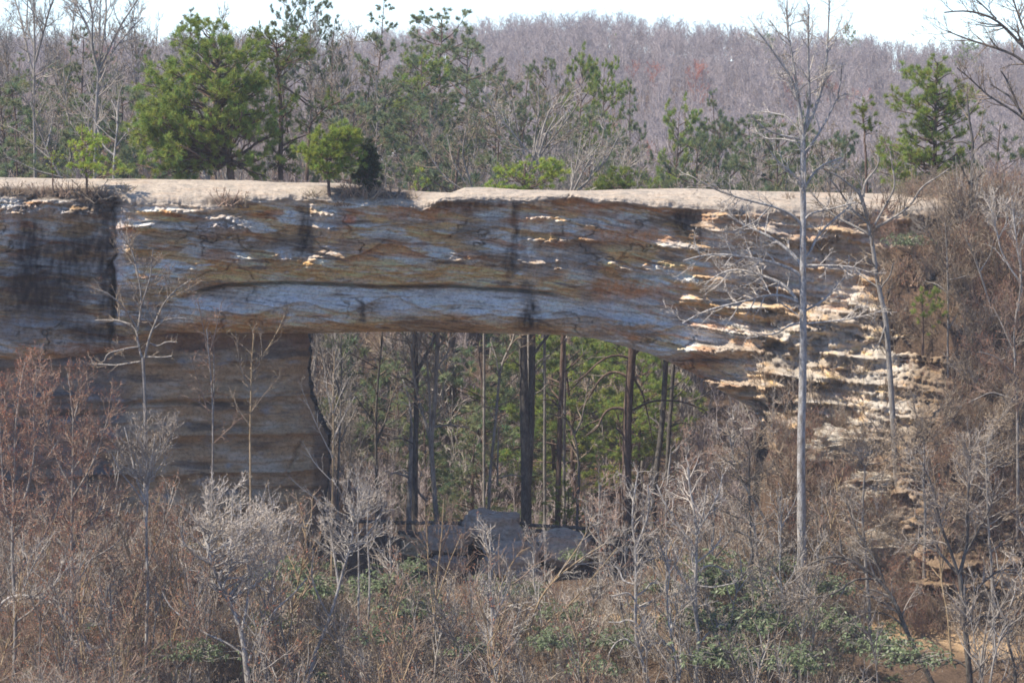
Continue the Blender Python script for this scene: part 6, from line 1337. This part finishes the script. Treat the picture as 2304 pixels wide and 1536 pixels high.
# small shrubs rooted on ledges of the bridge, each one its own thing
def ledge_shrub(px, py, Y, h, lab, key, sd):
    ac, mats = {'b': (brush(sd, 1.0, 16, 1.0, .8), [M['twig_brown'], M['dead_leaf']]), 'r': (brush(sd, 1.0, 14, .8, .7), [M['twig_red'], M['dead_leaf']]), 'g': (brush(sd, .8, 16, 1.0, .9), [M['twig_brown'], M['needle_yellow']])}[key]
    o = link('ledge_shrub', ac.mesh('ledge_shrub', mats, smooth=False), None, P(px, py, rock_y(px, py) - .05) - np.array([0, 0, .06])); o.scale = (h * 2.1, h * 1.6, h * 1.45)
    tag(o, lab, 'shrub'); return o
for a_ in [(150, 440, .6, .75, 'rust brown shrub on the ledge between the two sapling pines', 'r', 1), (230, 446, .2, .8, 'brown shrub right of the layered sapling pine, over the vertical joint', 'b', 2), (30, 436, .3, .6, 'low brown shrub on the rock at the left frame edge', 'b', 3), (90, 440, .3, .6, 'brown shrub left of the smallest sapling pine', 'r', 4),
           (285, 430, .6, .5, 'green tuft on the rock right of the vertical joint', 'g', 5), (505, 462, -.4, .75, 'round brown shrub clinging to the bridge edge below the big broad pine', 'r', 6), (535, 466, -.4, .6, 'smaller dark shrub touching the round brown one below the big pine', 'b', 7), (700, 440, .0, .45, 'low green tuft left of the small bright pine', 'g', 8),
           (785, 440, .0, .8, 'brown shrub between the small bright pine and the dark juniper', 'r', 9), (830, 446, -.1, .8, 'dark shrub at the foot of the dark juniper', 'b', 10), (880, 444, .0, .7, 'spreading brown mat of shrub right of the dark juniper', 'b', 11), (920, 446, .2, .5, 'last low brown shrub before the dip in the bridge top', 'b', 12), (765, 462, -.4, .5, 'small rust shrub hanging just under the small bright pine', 'r', 13),
           (195, 455, .1, .7, 'dark trailing shrub under the layered sapling pine', 'b', 14), (1780, 446, 1.5, .35, 'tiny tan tuft on the sunlit cap beside the tall pale trunk', 'b', 15), (1880, 486, -.6, .7, 'brown shrub in the hollow of the cap right of the tall pale trunk', 'b', 16), (1990, 480, -.8, .9, 'rust brown shrub on the cap near the right end', 'r', 17),
           (1960, 640, -3.2, .8, 'brown shrub on the upper right ledges', 'b', 18), (1930, 700, -4.0, .7, 'dark shrub between the right ledges', 'b', 19), (1840, 560, -1.8, .7, 'brown shrub behind the right limbs of the tall pale tree', 'b', 20), (1930, 835, -6.0, .6, 'tan shrub in a hollow of the sunlit ledges', 'b', 21), (1780, 905, -5.2, .7, 'rust shrub at the bottom of the ledges by the tall pale trunk', 'r', 22)]:
    ledge_shrub(*a_)

# ------------------------------------------------------------------ rhododendrons
def rhodo(seed, n=1500, r=(1.7, 1.2, .8)):
    rng = np.random.RandomState(seed)
    d = unit(rng.normal(size=(n // 8, 3))); d[:, 2] = np.abs(d[:, 2]) * 1.0; d = d * rng.uniform(.45, 1.25, (len(d), 1))
    c = d * np.array(r) * (rng.uniform(.35, 1, (n // 8, 1)) ** .5) * (1 + .35 * noise(d[:, 0] * 2 + seed, d[:, 1] * 2, d[:, 2] * 2)[:, None])
    st = Acc(); o_ = np.zeros_like(c) + rng.normal(size=c.shape) * .05; o_[:, 2] = 0
    q = np.linspace(0, 1, 5)[None, :, None]
    pp = o_[:, None] * (1 - q) + c[:, None] * q + np.sin(q * 3.1) * rng.normal(size=(len(c), 1, 3)) * .1
    tubes(st, pp[::2], np.full((len(pp[::2]), 5), .012), 3, 0)
    lf = Acc(); m = 8
    ax = unit(d + np.array([0, 0, .5])); P0 = np.repeat(c, m, 0); A_ = np.repeat(ax, m, 0)
    q = rng.normal(size=P0.shape); q = unit(q - (q * A_).sum(1, keepdims=True) * A_)
    dirs = unit(q + A_ * rng.uniform(-.5, .4, (len(P0), 1)) + np.array([0, 0, -.35]))
    leaves(lf, P0, dirs, .17 * rng.uniform(.7, 1.2, len(P0)), .065, 0, np.ones((len(P0), 3)) * rng.uniform(.6, 1.35, (len(P0), 1)), rng)
    return st, lf
RH = []
for j in range(4):
    st, lf = rhodo(400 + j); RH.append((st.mesh('branches', [M['bark_grey']]), lf.mesh('foliage', [M['leaf']], smooth=False)))
def place_rhodo(px, py, Y, s, lab, j, group=None):
    p = P(px, py, Y)
    t = thing('rhododendron', lab, 'rhododendron', p, group); s = s * 1.35; t.scale = (s, s, s * 1.1); t.location[2] += .25; t.rotation_euler = (0, 0, j * 1.7)
    link('branches', RH[j % 4][0], t)['kind'] = 'stuff'; link('foliage', RH[j % 4][1], t)['kind'] = 'stuff'
RP = [(645, 1310, -14, .9, 'grey green rhododendron at the foot of the pier, right of the pale dome'), (700, 1345, -15, 1.0, 'rhododendron behind the pale many stemmed tree'), (860, 1340, -15, 1.1, 'rhododendron just right of the two white pole saplings'), (930, 1290, -7, .6, 'small green rhododendron under the pale fallen log'),
      (930, 1390, -17, 1.1, 'dark rhododendron below the left boulders'), (1190, 1345, -9, .7, 'rhododendron at the foot of the boulder heap'), (1265, 1400, -17, .8, 'rhododendron under the golden leaning sapling'), (1110, 1345, -10, .6, 'small rhododendron left of the V forked sapling'),
      (1600, 1310, -14, 1.2, 'large grey green rhododendron right of the tall white barked tree'), (1660, 1340, -15, 1.3, 'broad rhododendron left of the base of the tall pale trunk'), (1760, 1290, -12, .8, 'small rhododendron beside the base of the tall pale trunk'), (1600, 1420, -20, 1.3, 'dark glossy rhododendron below the large grey green one'),
      (1700, 1420, -21, 1.2, 'rhododendron in the brush below the tall pale trunk'), (1850, 1420, -21, 1.0, 'rhododendron left of the sandy trail'), (1960, 1470, -24, 1.1, 'rhododendron on the near side of the sandy trail'), (1640, 1500, -26, 1.3, 'rhododendron at the bottom edge, right of the tall white barked tree'),
      (1870, 1340, -17, .8, 'small rhododendron above the sandy trail'), (1250, 1460, -22, .9, 'rhododendron low in the middle of the brush'), (1390, 1460, -22, .8, 'rhododendron left of the knotty white barked tree'), (860, 1450, -22, .9, 'rhododendron at the foot of the white pole saplings'),
      (2050, 1500, -27, 1.0, 'pale rhododendron beside the dark leaning trunk'), (1790, 1510, -27, 1.1, 'rhododendron at the bottom edge below the leaning trunk tip'), (440, 1490, -26, .9, 'rhododendron under the left limb of the pale dome'), (610, 1420, -20, .8, 'rhododendron under the right limb of the pale dome'),
      (1480, 1340, -15, .6, 'rhododendron between the two white barked trees'), (1290, 1265, 0.5, .5, 'bright green shrub at the right foot of the wedge shaped boulder'), (2040, 560, -2.0, .6, 'small rhododendron below the cap near the right end'), (1330, 1520, -27, .9, 'rhododendron at the bottom edge left of the knotty tree'), (1060, 1480, -24, .7, 'small rhododendron at the bottom middle')]
for j, (px, py, Y, s, lab) in enumerate(RP): place_rhodo(px, py, Y, s, lab, j)

# evergreen ground cover between them
rcol = bpy.data.collections.new('evergreen_cover')
for j in range(3):
    st, lf = rhodo(420 + j, 360, (.9, .7, .45))
    rcol.objects.link(bpy.data.objects.new('cover_kind_%d' % j, lf.mesh('evergreen_cover', [M['leaf']], smooth=False)))
rng = np.random.RandomState(71); n = 900
cy_ = rng.uniform(-33, 1, n); cx_ = rng.uniform(-36, 34, n); cz_ = ground_z(cx_, cy_) + rng.uniform(.1, 1.2, n)
u_, v_ = to_px(cx_, cy_, cz_)
dens = .12 + sum(k_ * np.exp(-(((u_ - a_) / b_) ** 2 + ((v_ - e_) / f_) ** 2)) for a_, e_, b_, f_, k_ in [(650, 1310, 60, 60, .9), (880, 1350, 140, 70, .8), (1180, 1400, 160, 60, .5), (1640, 1340, 130, 90, 1), (1650, 1480, 260, 60, .9), (1900, 1500, 260, 50, .7), (500, 1500, 200, 40, .6), (250, 1480, 150, 50, .4)])
dens *= 1 - .8 * np.exp(-(((u_ - 2060) / 190) ** 2 + ((v_ - 1425) / 24) ** 2))
k_ = (rng.uniform(size=n) < dens) & (v_ > 1230)
s = rng.uniform(.5, 1.3, n)
scatter('evergreen_cover', 'patches of grey green evergreen leaves low in the brush', 'ground cover', np.stack([cx_, cy_, cz_], 1)[k_], rng.choice(3, n)[k_], np.stack([s, s, s], 1)[k_], np.stack([0 * s, 0 * s, rng.uniform(0, 6.3, n)], 1)[k_], rcol)

# ------------------------------------------------------------------ rail fence, fallen logs under the arch
def log_mesh(pts, r0, r1, seed, name, m='bark_dark', parent=None, off=(0, 0, 0), S=8):
    rng = np.random.RandomState(seed); p = resample(pts, 14); p[1:-1] += rng.normal(size=(12, 3)) * .015
    a = Acc(); tubes(a, p[None], np.linspace(r0, r1, 14)[None], S, 0, rough=.08, rng=rng)
    # end caps
    for e, q in ((0, p[0]), (13, p[-1])):
        ring_ = a.v[0].reshape(14, S, 3)[e]; a.add(np.concatenate([ring_, q[None]]), tri=np.array([[k, (k + 1) % S, S] for k in range(S)]))
    return link(name, a.mesh(name, [M[m]], offset=off), parent)
fb = P(1100, 1190, 8.2)
fence = thing('rail_fence', 'dark weathered rail fence running behind the boulders under the arch', 'fence', fb)
for i, (a_, b_) in enumerate([((868, 1174), (1040, 1176)), ((1035, 1176), (1180, 1177)), ((1176, 1180), (1345, 1189)), ((1340, 1188), (1500, 1196)), ((1495, 1196), (1660, 1200)), ((895, 1197), (1040, 1199)), ((1190, 1192), (1350, 1207)), ((700, 1168), (872, 1174))]):
    log_mesh([P(a_[0], a_[1], 8.0 + .1 * (i % 2)), P((a_[0] + b_[0]) / 2, (a_[1] + b_[1]) / 2 + 1, 8.1), P(b_[0], b_[1], 8.2 - .1 * (i % 2))], .11, .10, 500 + i, 'rail', 'bark_dark', fence, fb)
for i, px in enumerate([868, 1038, 1178, 1343, 1498, 1655, 705]):
    py = [1174, 1176, 1180, 1188, 1196, 1200, 1168][i]
    t_ = P(px, py - 6, 8.3); g_ = float(ground_z(t_[0], 8.3))
    log_mesh([np.array([t_[0], t_[1], min(g_ - .2, t_[2] - .6)]), (t_ + np.array([t_[0], t_[1], t_[2] - .5])) / 2, t_], .10, .09, 520 + i, 'post', 'bark_dark', fence, fb)
lb_ = P(930, 1212, 3.4)
lg = thing('fallen_log', 'short forked pale tan log lying on the small mossy boulder', 'log', lb_)
log_mesh([P(900, 1203, 3.6), P(925, 1212, 3.4), P(953, 1216, 3.3)], .11, .07, 540, 'log', 'bark_tan', lg, lb_)
log_mesh([P(922, 1211, 3.4), P(912, 1222, 3.2), P(908, 1228, 3.1)], .09, .07, 541, 'branch_stub', 'bark_tan', lg, lb_)
log_mesh([P(952, 1216, 3.3), P(953, 1206, 3.3), P(953, 1200, 3.3)], .05, .03, 542, 'branch_stub', 'bark_tan', lg, lb_)
for (pts, lab, sd) in [([(1065, 1180), (1090, 1160), (1125, 1148), (1140, 1170)], 'thin bent dead branch lying over the domed boulder', 551), ([(1190, 1222), (1250, 1205), (1300, 1215), (1345, 1205)], 'pale dead branch lying along the wedge shaped boulder', 552), ([(1125, 1368), (1160, 1360), (1200, 1352), (1240, 1356)], 'pale fallen branch low in the brush below the boulder heap', 553)]:
    Y_ = 2.6 if sd < 553 else -12
    tag(log_mesh([P(x_, y_, Y_) for x_, y_ in pts], .05, .02, sd, 'fallen_branch', 'bark_pale', None, (0, 0, 0), 6), lab, 'branch')

# ------------------------------------------------------------------ air
hz = Acc(); X0, X1, Y0, Y1, Z0, Z1 = -1510, 1510, -410, 2610, -75, 78
hv = np.array([[x, y, z] for z in (Z0, Z1) for y in (Y0, Y1) for x in (X0, X1)], float)
hz.add(hv, quad=np.array([[0, 2, 3, 1], [4, 5, 7, 6], [0, 1, 5, 4], [2, 6, 7, 3], [0, 4, 6, 2], [1, 3, 7, 5]]))
hm_, t, out = mat_base('air')
pv = N(t, 'ShaderNodeVolumePrincipled'); pv.inputs['Color'].default_value = (0.82, 0.88, 1.0, 1); pv.inputs['Density'].default_value = 0.00017; pv.inputs['Anisotropy'].default_value = 0.0
t.links.new(pv.outputs[0], out.inputs['Volume'])
tag(link('haze', hz.mesh('haze', [hm_], smooth=False)), kind='stuff')
